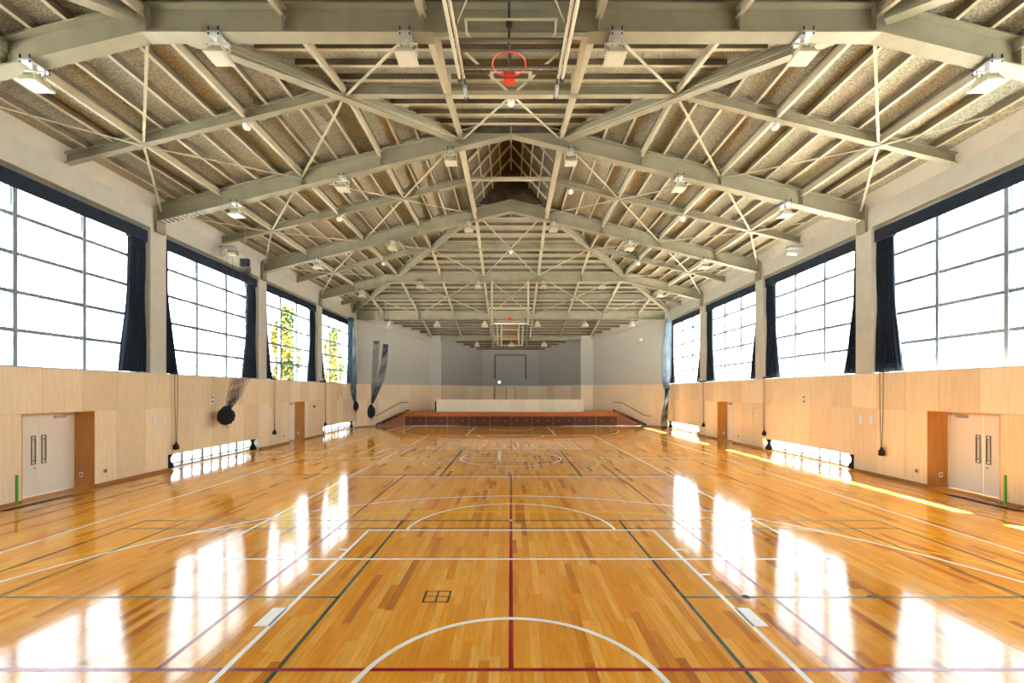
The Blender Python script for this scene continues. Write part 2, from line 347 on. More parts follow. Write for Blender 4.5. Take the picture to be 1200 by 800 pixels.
# ---- side walls
DOORS = [(9.25, 10.88), (20.4, 21.95)]
LOWW = [(13.2, 18.0), (24.1, 29.0)]
def plate(mb, a, b, t0, t1, z0, z1):     # slab along plan line a->b, offset to its left by t0..t1
    a = Vector(a); b = Vector(b); d = (b - a).normalized(); n = Vector((-d.y, d.x))
    p = [a + n * t0, b + n * t0, b + n * t1, a + n * t1]
    return mb.hexa([(q.x, q.y, z0) for q in p] + [(q.x, q.y, z1) for q in p])
JO = [9.66 + 0.91 * k for k in range(-12, 24)]
walls = {}
for s, side in ((-1, 'left'), (1, 'right')):
    W = MB()
    cuts = sorted([-1.2, 29.6] + [v for d in DOORS + LOWW for v in d])
    for a, b in zip(cuts[:-1], cuts[1:]):
        z0 = 1.89 if (a, b) in DOORS else (0.47 if (a, b) in LOWW else -0.02)
        W.box(s * 10.30, s * 10.85, a, b, z0, 2.87)
    W.box(s * 10.30, s * 10.9, -1.2, 29.6, 7.06, 7.62)
    n0 = len(W.v)
    W.hexa([(s * 10.30, -1.2, 7.62), (s * 10.9, -1.2, 7.62), (s * 10.9, 29.6, 7.62), (s * 10.30, 29.6, 7.62), (s * 10.12, -1.2, 8.02), (s * 10.9, -1.2, 8.02), (s * 10.9, 29.6, 8.02), (s * 10.12, 29.6, 8.02)])
    W.box(s * 10.30, s * 10.9, -1.2, 1.9, 2.87, 7.06)
    wo = W.build('wall_' + side, PLASTER); tag(wo, kind='structure'); walls[side] = wo
    # wood panels, one object each
    def pan(y0, y1, z0, z1):
        if y1 - y0 < 0.03: return
        MB().box(s * 10.28, s * 10.30, y0 + 0.004, y1 - 0.004, z0 + 0.004, z1 - 0.004).build('panel', WOOD, wo)
    for j in range(len(JO) - 1):
        a, b = JO[j], JO[j + 1]
        if b < 2.0 or a > 29.3: continue
        b = min(b, 29.3)
        pan(a, b, 1.89, 2.87)
        cs = sorted({a, b} | {v for d in DOORS + LOWW for v in d if a < v < b})
        for c, d in zip(cs[:-1], cs[1:]):
            m = (c + d) / 2
            if any(p < m < q for p, q in DOORS): continue
            pan(c, d, 0.47 if any(p < m < q for p, q in LOWW) else 0.075, 1.89)
    MB().box(s * 10.26, s * 10.45, 2.0, 29.3, 2.87, 2.885).build('capping', WOODL, wo)
    B = MB(); cuts = sorted([2.0, 29.3] + [v for d in DOORS + LOWW for v in d])
    for a, b in zip(cuts[:-1], cuts[1:]):
        if (a, b) not in DOORS + LOWW: B.box(s * 10.262, s * 10.30, a, b, 0.0, 0.072)
    tag(B.build('baseboard_' + side, BASEB), kind='structure')
    for a, b in DOORS:     # orange wood lining of the door recess
        MB().box(s * 10.285, s * 10.85, b - 0.02, b + 0.002, 0, 1.89).build('jamb', JAMB, wo)
        MB().box(s * 10.285, s * 10.85, a - 0.002, a + 0.02, 0, 1.89).build('jamb', JAMB, wo)
        MB().box(s * 10.285, s * 10.85, a, b, 1.872, 1.893).build('lintel_board', JAMB, wo)
        MB().box(s * 10.27, s * 10.95, a + 0.02, b - 0.02, 0.0, 0.004).build('threshold', JAMB, wo)
    # projecting outer eave, unseen; its reach set to narrow the sun strip indoors
    MB().box(s * 10.9, s * 12.35, -1.5, 36, 8.25, 8.4).build('eave', PLASTER, wo)
# near wall behind the camera
nw = MB().box(-11, 11, -1.3, -1.2, -0.1, 8.4).build('wall_front', PLASTER); tag(nw, kind='structure')

# ---- doors (two leaves each)
n = 0
for s in (-1, 1):
    for a, b in DOORS:
        n += 1; X = s * 10.80
        d = empty('door_%d' % n, (X, (a + b) / 2, 0), kind='structure')
        F = MB(); F.box(X - 0.03, X + 0.03, a + 0.02, a + 0.07, 0, 1.87); F.box(X - 0.03, X + 0.03, b - 0.07, b - 0.02, 0, 1.87); F.box(X - 0.03, X + 0.03, a + 0.02, b - 0.02, 1.82, 1.87)
        F.build('door_frame', DOORW, d)
        mid = (a + b) / 2 - 0.02
        for c, e, hy in ((a + 0.072, mid - 0.003, mid - 0.11), (mid + 0.003, b - 0.072, mid + 0.11)):
            lf = MB().box(X - 0.02, X + 0.02, c, e, 0.012, 1.818).build('leaf', DOORW, d)
            xf = X - s * 0.02
            h = MB().box(xf, xf - s * 0.012, hy - 0.05, hy - 0.035, 0.72, 1.36).box(xf, xf - s * 0.012, hy + 0.035, hy + 0.05, 0.72, 1.36).box(xf, xf - s * 0.012, hy - 0.05, hy + 0.05, 1.35, 1.365).box(xf, xf - s * 0.012, hy - 0.05, hy + 0.05, 0.715, 0.73)
            h = h.build('handle', BRONZE, lf)
            MB().tube([(xf, hy, 0.80), (xf - s * 0.05, hy, 0.80), (xf - s * 0.05, hy, 1.28), (xf, hy, 1.28)], 0.013, 6).build('grip', BRONZE, lf)
            if hy < mid: MB().lathe((xf - s * 0.008, hy + 0.03, 0.62), [(0.022, 0), (0.022, 0.03)], 10).build('lock', ALU, lf)
        MB().box(X - s * 0.02, X - s * 0.08, b - 0.50, b - 0.26, 1.74, 1.80).box(X - s * 0.05, X - s * 0.065, b - 0.30, b - 0.10, 1.80, 1.815).build('closer', ALU, d)

# ---- tall windows
XG = 10.62
TR = [2.89, 3.68, 4.50, 5.32, 6.14, 6.93]
n = 0
for s in (-1, 1):
    for k in range(5):
        n += 1; y0 = FR[k] + 0.30; y1 = FR[k + 1] - 0.30
        wd_ = empty('window_%d' % n, (s * XG, (y0 + y1) / 2, 2.87), kind='structure')
        F = MB(); F.box(s * XG - 0.04, s * XG + 0.04, y0, y0 + 0.06, 2.87, 7.06); F.box(s * XG - 0.04, s * XG + 0.04, y1 - 0.06, y1, 2.87, 7.06)
        F.box(s * XG - 0.04, s * XG + 0.04, y0, y1, 2.87, 2.92); F.box(s * XG - 0.04, s * XG + 0.04, y0, y1, 6.93, 7.06)
        F.build('window_frame', FRAMEC, wd_)
        ms = [y0 + 0.03, FR[k] + 2.0, FR[k] + 3.53, y1 - 0.03]
        for m in ms[1:3]: MB().box(s * XG - 0.05, s * XG + 0.04, m - 0.042, m + 0.042, 2.92, 6.93).build('mullion', FRAMEC, wd_)
        for i in range(3):
            for t in TR[1:5]: MB().box(s * XG - 0.025, s * XG + 0.025, ms[i] + 0.034, ms[i + 1] - 0.034, t - 0.04, t + 0.04).build('transom', FRAMEC, wd_)
            for j in range(5): MB().box(s * XG - 0.003, s * XG + 0.003, ms[i] + 0.024, ms[i + 1] - 0.024, TR[j] + 0.03, TR[j + 1] - 0.03).build('pane', GLASS, wd_)
            if 0 < k: # slim sash stile with its opening rod next to each mullion
                q = ms[i + 1] - 0.17
                MB().box(s * XG - 0.02, s * XG + 0.02, q - 0.008, q + 0.008, 2.92, 6.93).build('sash_stile', ALU, wd_)
                h = MB(); xx = s * (XG - 0.05); h.tube([(xx, q + 0.06, 6.30), (xx, q + 0.06, 6.80)], 0.012, 5); h.tube([(xx, q + 0.09, 6.32), (xx, q + 0.09, 6.82)], 0.008, 5)
                h.build('opening_rod', ALU, wd_)
# ---- low windows at floor level
for s in (-1, 1):
    for a, b in LOWW:
        n += 1; X = s * 10.62
        wd_ = empty('window_%d' % n, (X, (a + b) / 2, 0), kind='structure')
        F = MB(); F.box(X - 0.03, X + 0.03, a, b, 0, 0.035); F.box(X - 0.03, X + 0.03, a, b, 0.44, 0.47); F.box(X - 0.03, X + 0.03, a, a + 0.04, 0, 0.47); F.box(X - 0.03, X + 0.03, b - 0.04, b, 0, 0.47); F.box(X - 0.02, X + 0.02, a, b, 0.10, 0.135)
        F.build('window_frame', FRAMEC, wd_)
        K = 5
        for i in range(K):
            c = a + 0.04 + (b - a - 0.08) * i / K; e = a + 0.04 + (b - a - 0.08) * (i + 1) / K
            if i: MB().box(X - 0.035, X + 0.035, c - 0.035, c + 0.035, 0.035, 0.44).build('mullion', FRAMEC, wd_)
            MB().box(X - 0.003, X + 0.003, c + 0.02, e - 0.02, 0.037, 0.438).build('pane', GLASS, wd_)
            MB().box(X - 0.015, X + 0.015, (c + e) / 2 - 0.022, (c + e) / 2 + 0.022, 0.037, 0.438).build('sash_stile', FRAMEC, wd_)
        MB().box(s * 10.27, s * 10.85, a, b, -0.019, 0.004).build('sill', JAMB, wd_)

# ---- back wall: splayed wings, piers and stage recess
bw = empty('wall_back', (0, 34, 0), kind='structure')
PL = [(-10.35, 29.25), (-6.35, 34.0), (-5.4, 34.0), (-5.4, 34.5), (-2.45, 38.0), (2.45, 38.0), (5.4, 34.5), (5.4, 34.0), (6.35, 34.0), (10.35, 29.25)]
for i in range(len(PL) - 1):
    a, b = PL[i], PL[i + 1]
    if i == 2: a = (a[0], a[1] + 0.002)
    if i == 6: b = (b[0], b[1] + 0.002)
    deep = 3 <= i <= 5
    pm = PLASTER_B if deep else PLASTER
    M = MB(); e_ = 0.26 if i in (2, 6) else 0.0; plate(M, (a[0], a[1] + (e_ if i == 2 else 0)), (b[0], b[1] + (e_ if i == 6 else 0)), 0.0, 0.25, 0, 9.0)
    if i in (1, 7): M = MB().box(a[0], b[0], 34.0, 34.26, 0, 9.0)
    M.build('wall_section', pm, bw)
    d = Vector(b) - Vector(a); L_ = d.length; u = d.normalized()
    if i in (0, 8):   # ledge band under the roof
        M = MB(); p = [Vector(a), Vector(b)]
        plate(M, a, b, -0.10, 0.0, 2.9, 2.9); M = MB()
        nn = Vector((-u.y, u.x)); q = [Vector(a) - nn * 0.10, Vector(b) - nn * 0.10, Vector(b), Vector(a)]
        zz = [hipz(q[0].y) + 0.62, hipz(q[1].y) + 0.62, hipz(q[2].y) + 0.62, hipz(q[3].y) + 0.62]
        M.hexa([(v.x, v.y, z - (0.52 if 1 else 0)) for v, z in zip(q, zz)] + [(v.x, v.y, z + 0.1) for v, z in zip(q, zz)])
        M.build('cornice', PLASTER, bw)
    if i in (2, 6): rows = [(0.94, 2.90)]
    elif deep: rows = [(0.94, 2.90)]
    elif i in (1, 7): rows = [(0.94, 2.90)]
    else: rows = [(0.075, 1.89), (1.89, 2.90)]
    np_ = max(1, round(L_ / 0.91))
    for k in range(np_):
        p = Vector(a) + u * (L_ * k / np_ + 0.004); q = Vector(a) + u * (L_ * (k + 1) / np_ - 0.004)
        for z0, z1 in rows: M = MB(); plate(M, p, q, -0.02, 0.0, z0 + 0.004, z1 - 0.004); M.build('panel', WOOD, bw)
    if i in (0, 8):
        M = MB(); plate(M, a, b, -0.035, 0.0, 0, 0.072); M.build('skirting', BASEB, bw)
# framed niche and small door in the recess wall
F = MB()
for x in (-1.37, 1.27): F.box(x - 0.07, x + 0.07, 37.86, 38.0, 3.48, 5.5)
F.box(-1.44, 1.34, 37.9, 38.0, 5.5, 5.6)
F.build('niche_frame', mat('niche_grey', (0.14, 0.145, 0.14), 0.7), bw)
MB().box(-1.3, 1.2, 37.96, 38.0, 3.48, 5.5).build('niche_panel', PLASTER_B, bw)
F = MB()
for x in (-0.40, 0.38): F.box(x - 0.04, x + 0.04, 37.93, 37.98, 0.94, 2.75)
F.box(-0.44, 0.42, 37.93, 37.98, 2.70, 2.76); F.box(-1.50, -1.34, 37.9, 37.98, 0.94, 2.88)
F.build('doorway_trim', JAMB, bw)
MB().box(-5.4, -5.1, 34.05, 34.5, 0.94, 2.9)

# ---- roof: shell, boards, purlins, struts and braces
rs = MB()
YE0, YE1 = -1.3, 38.3
zt = lambda x, y: roofz(x, y) + 0.74
for s in (-1, 1):
    for ya, yb in ((-1.3, 15.5), (15.5, 38.3)):
        P = clip_side([(1.46, ya), (10.95, ya), (10.95, yb), (1.46, yb)])
        if s < 0: P = [(-x, y) for x, y in P][::-1]
        rs.prism(P, lambda x, y: sidez(x) + 0.72, lambda x, y: sidez(x) + 0.80)
for near_ in (0, 1):
    P = [(-10.95, 18.25), (10.95, 18.25), (10.95, 38.3), (-10.95, 38.3)] if not near_ else [(-10.95, -1.3), (10.95, -1.3), (10.95, 12.85), (-10.95, 12.85)]
    if not near_: P = clip(clip(P, 0.245, -0.207, -0.207 * 23.7 + 1.5), -0.245, -0.207, -0.207 * 23.7 + 1.5)
    else: P = clip(clip(P, 0.245, 0.207, 0.207 * 7.4 + 1.5), -0.245, 0.207, 0.207 * 7.4 + 1.5)
    rs.prism(P, lambda x, y: hipz(y) + 0.72, lambda x, y: hipz(y) + 0.80)
tag(rs.build('roof', DARK), kind='structure')
PX = [1.48 + 0.5867 * k for k in range(16)]      # purlin lines on the side slopes; last at 10.28
def ceil_side(s, side):
    ce = empty('ceiling', (s * 6, 15.5, 8.5), kind='structure')
    ys = [-1.2 + 2.72 * k for k in range(13)] + [34.1]
    ys = [1.95 + 2.7225 * k for k in range(11)]; ys[-1] = 29.6
    for k in range(15):
        for j in range(len(ys) - 1):
            P = clip_side([(PX[k] + 0.006, ys[j] + 0.006), (PX[k + 1] - 0.006, ys[j] + 0.006), (PX[k + 1] - 0.006, ys[j + 1] - 0.006), (PX[k] + 0.006, ys[j + 1] - 0.006)])
            if len(P) < 3 or area(P) < 0.02: continue
            if s < 0: P = [(-x, y) for x, y in P][::-1]
            MB().prism(P, lambda x, y: sidez(x) + 0.655, lambda x, y: sidez(x) + 0.70).build('roof_board', DECK, ce)
    for x in PX[:-1]:
        h = (9.8 - sidez(x) - 1.5) / 0.207; ya = max(1.9, 7.4 - h); yb = min(29.5, 23.7 + h); X = s * x
        if abs(x - 1.48) < 0.01: ya, yb = 12.85, 18.25
        z = sidez(x)
        M = MB(); M.vbar((X, ya, z), (X, yb, z), 0.05, 0.514, 0.655); M.vbar((X + s * 0.012, ya, z), (X + s * 0.012, yb, z), 0.062, 0.50, 0.514)
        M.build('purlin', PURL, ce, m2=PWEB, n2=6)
    NX = [1.47, 3.8, 6.1, 8.45]
    for i, x in enumerate(NX):
        for j in range(5):
            ya, yb = FR[j], FR[j + 1]
            h = (9.8 - sidez(x) - 1.5) / 0.207; ya = max(ya, 7.4 - h); yb = min(yb, 23.7 + h)
            if yb - ya < 0.5: continue
            X = s * x; z = sidez(x); M = MB()
            if i == 0: M.ibeam((X, ya, z + 0.06), (X, yb, z + 0.06), 0.30, 0.13, 0.02, 0.02)
            else: M.ibeam((X, ya, z + 0.31), (X, yb, z + 0.31), 0.17, 0.075, 0.015, 0.012)
            M.build('strut', STEEL2, ce)
    NB = NX + [10.2]
    for j in range(1, 5):
        ym = (FR[j] + FR[j + 1]) / 2
        for c in (1, 3):
            for dx in (-1, 1):
                for dy, yy in ((-1, FR[j]), (1, FR[j + 1])):
                    xa, xb = NB[c], NB[c + dx]
                    if not (min(hipx(yy) if not 12 < yy < 19 else 0, 99) <= xb + 0.1): continue
                    if (hipx(ym) if not 12.9 < ym < 18.2 else 0) > xa + 0.1: continue
                    M = MB(); up = 0.26 + 0.04 * (dx * dy > 0)
                    M.vbar((s * xa, ym, sidez(xa) + up), (s * xb, yy, sidez(xb) + up), 0.05 if dx * dy > 0 else 0.022, 0, 0.03)
                    M.build('brace', STEEL2, ce)
    return ce
ceil_side(-1, 'left'); ceil_side(1, 'right')
def ceil_hip(d, side):
    ce = empty('ceiling', (0, 25 if d > 0 else 6, 8.2), kind='structure')
    Y = (lambda t: 18.25 + t) if d > 0 else (lambda t: 12.85 - t)
    N = 33 if d > 0 else 24; st = 0.60
    for k in range(N):
        t0, t1 = k * st, (k + 1) * st; y0, y1 = sorted((Y(t0), Y(t1)))
        half = min(hipx(Y(t1)), 10.28)
        cuts = sorted({-half, half} | {v for v in (-8.19, -5.46, -2.73, 0, 2.73, 5.46, 8.19) if abs(v) < half})
        for a, b in zip(cuts[:-1], cuts[1:]):
            P = [(a + 0.005, y0 + 0.005), (b - 0.005, y0 + 0.005), (b - 0.005, y1 - 0.005), (a + 0.005, y1 - 0.005)]
            if d > 0: P = clip(clip(P, 0.245, -0.207, -0.207 * 23.7 + 1.5), -0.245, -0.207, -0.207 * 23.7 + 1.5)
            else: P = clip(clip(P, 0.245, 0.207, 0.207 * 7.4 + 1.5), -0.245, 0.207, 0.207 * 7.4 + 1.5)
            if len(P) < 3 or area(P) < 0.01: continue
            MB().prism(P, lambda x, y: hipz(y) + 0.655, lambda x, y: hipz(y) + 0.70).build('roof_board', DECK, ce)
        yy = Y(t0); hx = min(hipx(yy) - 0.03, 10.2, 10.3 - (yy - 29.25) * 4 / 4.75 if yy > 29.3 else 99)
        if yy > 33.95: hx = min(5.38, 5.38 - (yy - 34.5) * 2.95 / 3.5)
        if hx < 0.3: continue
        if k > 0:
            z = hipz(yy); M = MB(); M.vbar((-hx, yy, z), (hx, yy, z), 0.05, 0.514, 0.655); M.vbar((-hx, yy + d * 0.012, z), (hx, yy + d * 0.012, z), 0.062, 0.50, 0.514)
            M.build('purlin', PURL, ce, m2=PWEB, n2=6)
    fr = [18.25, 23.7, 29.2, 33.8] if d > 0 else [12.85, 7.4, 1.9]
    for x in (1.47, 3.8, 6.1, 8.45):
        for s in (-1, 1):
            for j in range(len(fr) - 1):
                ya, yb = fr[j], fr[j + 1]; lim = 23.7 + (8.3 - sidez(x)) / 0.207 if d > 0 else 7.4 - (8.3 - sidez(x)) / 0.207
                ya = max(ya, lim) if d > 0 else min(ya, lim)
                if (yb - ya) * d < 0.5: continue
                if j == 2 and x > 6.5: continue
                up = 0.31
                wd_ = 0.12 if (x < 2) else 0.08
                M = MB(); M.ibeam((s * x, ya, hipz(ya) + up), (s * x, yb, hipz(yb) + up), 0.17, wd_, 0.015, 0.015); M.build('strut', STEEL2, ce)
    br = []
    for j in range(2 if d > 0 else 1):
        a, b = fr[j], fr[j + 1]; m = (a + b) / 2
        br += [((-1.4, a), (1.4, b)), ((1.4, a), (-1.4, b))]
        for s in (-1, 1):
            br += [((s * 3.8, m), (s * 1.47, b))]
            if j == 0: br += [((s * 3.8, m), (s * 1.47, a)), ((s * 3.8, m), (s * 6.0, b))]
            else: br += [((s * 3.8, m), (s * 1.47, a)), ((s * 3.8, m), (s * 6.1, a)), ((s * 3.8, m), (s * 6.1, b)), ((s * 8.3, m), (s * 6.1, a)), ((s * 8.3, m), (s * 6.1, b))]
    for i, (p, q) in enumerate(br):
        u = 0.28 + 0.035 * (i % 2)
        MB().vbar((p[0], p[1], hipz(p[1]) + u), (q[0], q[1], hipz(q[1]) + u), 0.045, 0, 0.03).build('brace', STEEL2, ce)
ceil_hip(1, 'stage'); ceil_hip(-1, 'entrance')
# ridge monitor over the middle bay
mo = empty('ceiling', (0, 15.5, 10), kind='structure')
A = MB()
for s in (-1, 1):
    A.hexa([(s * 1.44, 12.7, 10.02), (s * 1.56, 12.7, 10.02), (s * 1.56, 18.4, 10.02), (s * 1.44, 18.4, 10.02), (0, 12.7, 11.75), (s * 0.001, 12.7, 11.95), (s * 0.001, 18.4, 11.95), (0, 18.4, 11.75)])
    A.box(s * 1.44, s * 1.56, 12.7, 18.4, 9.92, 10.3)
for g in (12.80, 18.30):
    n_ = len(A.v); t_ = 0.04
    A.v += [(x, g + e, z) for e in (-t_, t_) for x, z in ((-1.5, 9.9), (1.5, 9.9), (1.5, 10.1), (0, 11.9), (-1.5, 10.1))]
    A.f += [tuple(n_ + q for q in (0, 1, 2, 3, 4)), tuple(n_ + q for q in (9, 8, 7, 6, 5))] + [(n_ + q, n_ + (q + 1) % 5, n_ + 5 + (q + 1) % 5, n_ + 5 + q) for q in range(5)]
A.build('gable_lining', DARK, mo)
for y in (13.6, 14.55, 15.5, 16.45, 17.4):
    M = MB()
    for s in (-1, 1): M.vbar((s * 1.40, y, 9.95), (0, y, 11.55), 0.06, 0, 0.09)
    M.build('monitor_rafter', STEEL2 if y < 16 else PURL, mo)
MB().vbar((-1.4, 15.5, 9.80), (1.4, 15.5, 9.80), 0.12, 0, 0.10).build('tie_beam', STEEL2, mo)
for s in (-1, 1):
    for z, x in ((10.35, 1.10), (10.75, 0.75), (11.15, 0.42)): MB().vbar((s * x, 12.95, z), (s * x, 18.15, z), 0.05, 0, 0.06).build('monitor_purlin', PURL, mo)
MB().box(-0.03, 0.03, 12.95, 18.15, 11.5, 11.62).build('ridge_purlin', PURL, mo)

# ================================================================= STEEL FRAMES
def stiff(M, x, y, z, d=0.5):
    M.box(x - 0.008, x + 0.008, y - 0.12, y + 0.12, z + 0.03, z + d - 0.03)
def column(f, s, y, w0=0.285):
    MB().box(s * 10.285, s * 10.86, y - w0, y + w0, 2.875, 7.055).build('column', PLASTER, f)
    MB().box(s * 10.20, s * 10.285, y - 0.16, y + 0.16, 6.98, 7.76).build('end_plate', STEEL, f)
def bolts(f, s, y):
    M = MB()
    for i in range(9):
        x = 10.1 - i * 0.13
        for q in (-0.09, -0.035, 0.035, 0.09): M.lathe((s * x, y + q, sidez(x) - 0.016), [(0.016, 0), (0.018, 0.016)], 6)
    o = M.build('bolts', WHITE, f); o['kind'] = 'stuff'
info = {7.4: 'grey steel portal frame with flat middle beam, nearest overhead', 12.85: 'grey steel peaked portal frame meeting the near end of the ridge vent', 18.25: 'grey steel peaked portal frame meeting the far end of the ridge vent', 23.7: 'grey steel portal frame with flat middle beam on the stage side of the ridge vent'}
for y, lab in info.items():
    f = empty('portal_frame', (0, y, 2.88), lab, 'steel frame', 'portal frames across the hall')
    pk = y in (12.85, 18.25); xe = 0.0 if pk else 6.12
    for s in (-1, 1):
        M = MB(); M.ibeam((s * 10.2, y, sidez(10.2)), (s * xe, y, sidez(xe)))
        for x in (8.45, 6.1, 3.8, 1.47):
            if x > xe + 0.05: stiff(M, s * x, y, sidez(x))
        M.build('rafter', STEEL, f); column(f, s, y); bolts(f, s, y)
    if not pk:
        M = MB(); M.ibeam((-6.12, y, hipz(y)), (6.12, y, hipz(y)))
        for x in (6.05, 3.8, 1.47): stiff(M, x, y, hipz(y)); stiff(M, -x, y, hipz(y))
        M.build('cross_beam', STEEL, f)
    else: MB().box(-0.02, 0.02, y - 0.13, y + 0.13, 9.66, 10.26).build('ridge_plate', STEEL, f)
f = empty('portal_frame', (0, 29.2, 2.88), 'grey level steel frame crossing in front of the stage wall', 'steel frame', 'portal frames across the hall')
M = MB(); M.ibeam((-10.2, 29.2, hipz(29.2)), (10.2, 29.2, hipz(29.2)))
for x in (8.45, 6.1, 3.8, 1.47): stiff(M, x, 29.2, hipz(29.2)); stiff(M, -x, 29.2, hipz(29.2))
M.build('cross_beam', STEEL, f)
for s in (-1, 1): MB().box(s * 10.2, s * 10.86, 29.0, 29.5, 2.9, 7.055).build('column', PLASTER, f)
b2 = MB().ibeam((-5.4, 33.8, hipz(33.8) + 0.1), (5.4, 33.8, hipz(33.8) + 0.1), 0.36).build('stage_beam', STEEL); tag(b2, 'short grey steel beam over the stage opening between the piers', 'steel beam')
MID = {10.12: 'just beyond the nearest frame', 15.55: 'under the ridge vent', 20.97: 'just beyond the far peaked frame', 26.45: 'closest to the stage wall'}
for y, lab in MID.items():
    xh = 1.5 if 13 < y < 18 else hipx(y)
    for s, nm in ((-1, 'left'), (1, 'right')):
        if 10.2 - xh < 0.8: continue
        M = MB(); M.ibeam((s * 10.2, y, sidez(10.2) + 0.28), (s * xh, y, sidez(xh) + 0.28), 0.24, 0.15, 0.02, 0.02)
        for x in (8.45, 6.1, 3.8):
            if x > xh: M.box(s * x - 0.008, s * x + 0.008, y - 0.07, y + 0.07, sidez(x) + 0.30, sidez(x) + 0.5)
        o = M.build('intermediate_rafter', STEEL); tag(o, 'slim grey rafter, %s roof slope, %s' % (nm, lab), 'rafter', 'slim rafters between the frames')
    if not 13 < y < 18:
        o = MB().ibeam((-xh, y, hipz(y) + 0.28), (xh, y, hipz(y) + 0.28), 0.24, 0.15, 0.02, 0.02).build('hip_cross_beam', STEEL); tag(o, 'slim level grey beam across the end roof slope, ' + lab, 'beam', 'slim level beams')
for d, nm in ((-1, 'near'), (1, 'stage')):
    for s, sd in ((-1, 'left'), (1, 'right')):
        ys = (12.85, 7.5, 2.5) if d < 0 else (18.25, 23.6, 28.6)
        M = MB()
        for a, b in zip(ys[:-1], ys[1:]):
            xa, xb = (hipx(a + 0.001 * d)), (hipx(b))
            if a in (12.85, 18.25): a += d * 0.10; xa = hipx(a)
            else: a += d * 0.2; xa = hipx(a)
            M.ibeam((s * xa, a, sidez(xa) + 0.20), (s * xb, b, sidez(xb) + 0.20), 0.30, 0.20)
        o = M.build('hip_rafter', STEEL); tag(o, 'diagonal grey hip rafter, %s side, %s end of the hall' % (sd, nm), 'hip rafter', 'diagonal hip rafters')

# ================================================================= LAMPS
def flood():
    r = empty('floodlight', (0, 0, 0), 'x', 'floodlight', 'square floodlights under the frames')
    M = MB()
    M.lathe((0, 0, -0.33), [(0.13, 0.11), (0.17, 0.08), (0.20, 0.0)], 4)       # ribbed housing rim added below
    M.v = [(x * math.cos(PI / 4) - y * math.sin(PI / 4), x * math.sin(PI / 4) + y * math.cos(PI / 4), z) for x, y, z in M.v]
    M.box(-0.17, 0.17, -0.17, 0.17, -0.355, -0.325)
    for i in range(5): M.box(-0.10 + i * 0.045, -0.08 + i * 0.045, -0.1, 0.1, -0.24, -0.18)
    h = M.build('housing', CREAM, r, world=False)
    MB().box(-0.145, 0.145, -0.145, 0.145, -0.360, -0.354).build('lens', LENS, h, world=False)
    Y = MB(); Y.tube([(-0.17, 0, -0.30), (-0.17, 0, -0.10), (0.17, 0, -0.10), (0.17, 0, -0.30)], 0.018, 5); Y.tube([(0, 0, -0.11), (0, 0, -0.03)], 0.035, 8)
    Y.build('yoke', CREAM, r, world=False)
    B = MB(); B.box(-0.10, 0.10, -0.17, 0.17, -0.035, -0.004); B.build('bracket', ALU, r, world=False)
    for x in (-0.08, 0.08):
        for y in (-0.155, 0.155): MB().lathe((x, y, -0.06), [(0.014, 0), (0.014, 0.13)], 6).build('clamp', BLACK, r, world=False)
    return r
proto = flood(); index_kids()
FN = {7.4: 'nearest flat beam', 12.85: 'near peaked frame', 18.25: 'far peaked frame', 23.7: 'flat beam on the stage side'}
PN = [(-8.0, 'by the left eave'), (-4.9, 'halfway up the left slope'), (-1.75, 'just left of centre'), (1.75, 'just right of centre'), (4.9, 'halfway up the right slope'), (8.0, 'by the right eave')]
first = True
for y, fn in FN.items():
    for x, pn in PN:
        lab = 'square floodlight under the %s, %s' % (fn, pn); loc = (x, y, roofz(x, y + (0.001 if y < 10 else -0.001) * 0))
        loc = (x, y, sidez(x) if (y in (12.85, 18.25) or abs(x) > 6.12) else hipz(y))
        if first: proto.location = loc; proto['label'] = lab; first = False
        else: copy_tree(proto, loc, 0, lab)
def bell():
    r = empty('bell_lamp', (0, 0, 0), 'x', 'pendant lamp', 'bell lamps in front of the stage')
    MB().lathe((0, 0, 0), [(0.235, -0.46), (0.225, -0.40), (0.17, -0.26), (0.08, -0.14), (0.04, -0.10)], 14).build('shade', CREAM, r, False, False)
    MB().lathe((0, 0, 0), [(0.20, -0.475), (0.21, -0.461)], 14).build('lens', LENS, r, False)
    MB().tube([(0, 0, -0.12), (0, 0, 0.0)], 0.03, 6).build('stem', ALU, r, False)
    return r
bp = bell(); index_kids(); first = True
for x, pn in PN + [(-2.6, 0), (0.02, 0), (2.55, 0)]:
    if pn: loc = (x, 29.2, hipz(29.2)); lab = 'cream bell lamp under the level beam at the stage wall, ' + pn
    else: loc = (x, 33.8, hipz(33.8) + 0.1); lab = 'small cream bell lamp over the stage, ' + ('left one' if x < -1 else 'centre one' if x < 1 else 'right one')
    if first: bp.location = loc; bp['label'] = lab; first = False
    else: copy_tree(bp, loc, 0, lab)
def spot():
    r = empty('round_lamp', (0, 0, 0), 'x', 'ceiling lamp', 'small round lamps on the slim rafters')
    MB().lathe((0, 0, 0), [(0.07, -0.2), (0.085, -0.17), (0.085, -0.1), (0.05, -0.06)], 12).build('lamp_body', WHITE, r, False, False)
    MB().tube([(0, 0, -0.07), (0, 0, 0)], 0.02, 6).build('stem', ALU, r, False)
    return r
sp = spot(); index_kids(); first = True
for x, y, pn in [(-6.07, 10.12, 'left slope, nearest'), (6.07, 10.12, 'right slope, nearest'), (-6.07, 15.55, 'left slope beside the ridge vent bay'), (6.07, 15.55, 'right slope beside the ridge vent bay'), (2.12, 15.55, 'right of the ridge vent'), (-6.07, 20.97, 'left slope toward the stage'), (6.07, 20.97, 'right slope toward the stage'), (0, 10.12, 'near centre below the raised hoop'), (0, 20.97, 'centre toward the stage')]:
    z = (sidez(x) if abs(x) > 0.1 else hipz(y)) + 0.28
    lab = 'small round white lamp, ' + pn
    if first: sp.location = (x, y, z); sp['label'] = lab; first = False
    else: copy_tree(sp, (x, y, z), 0, lab)
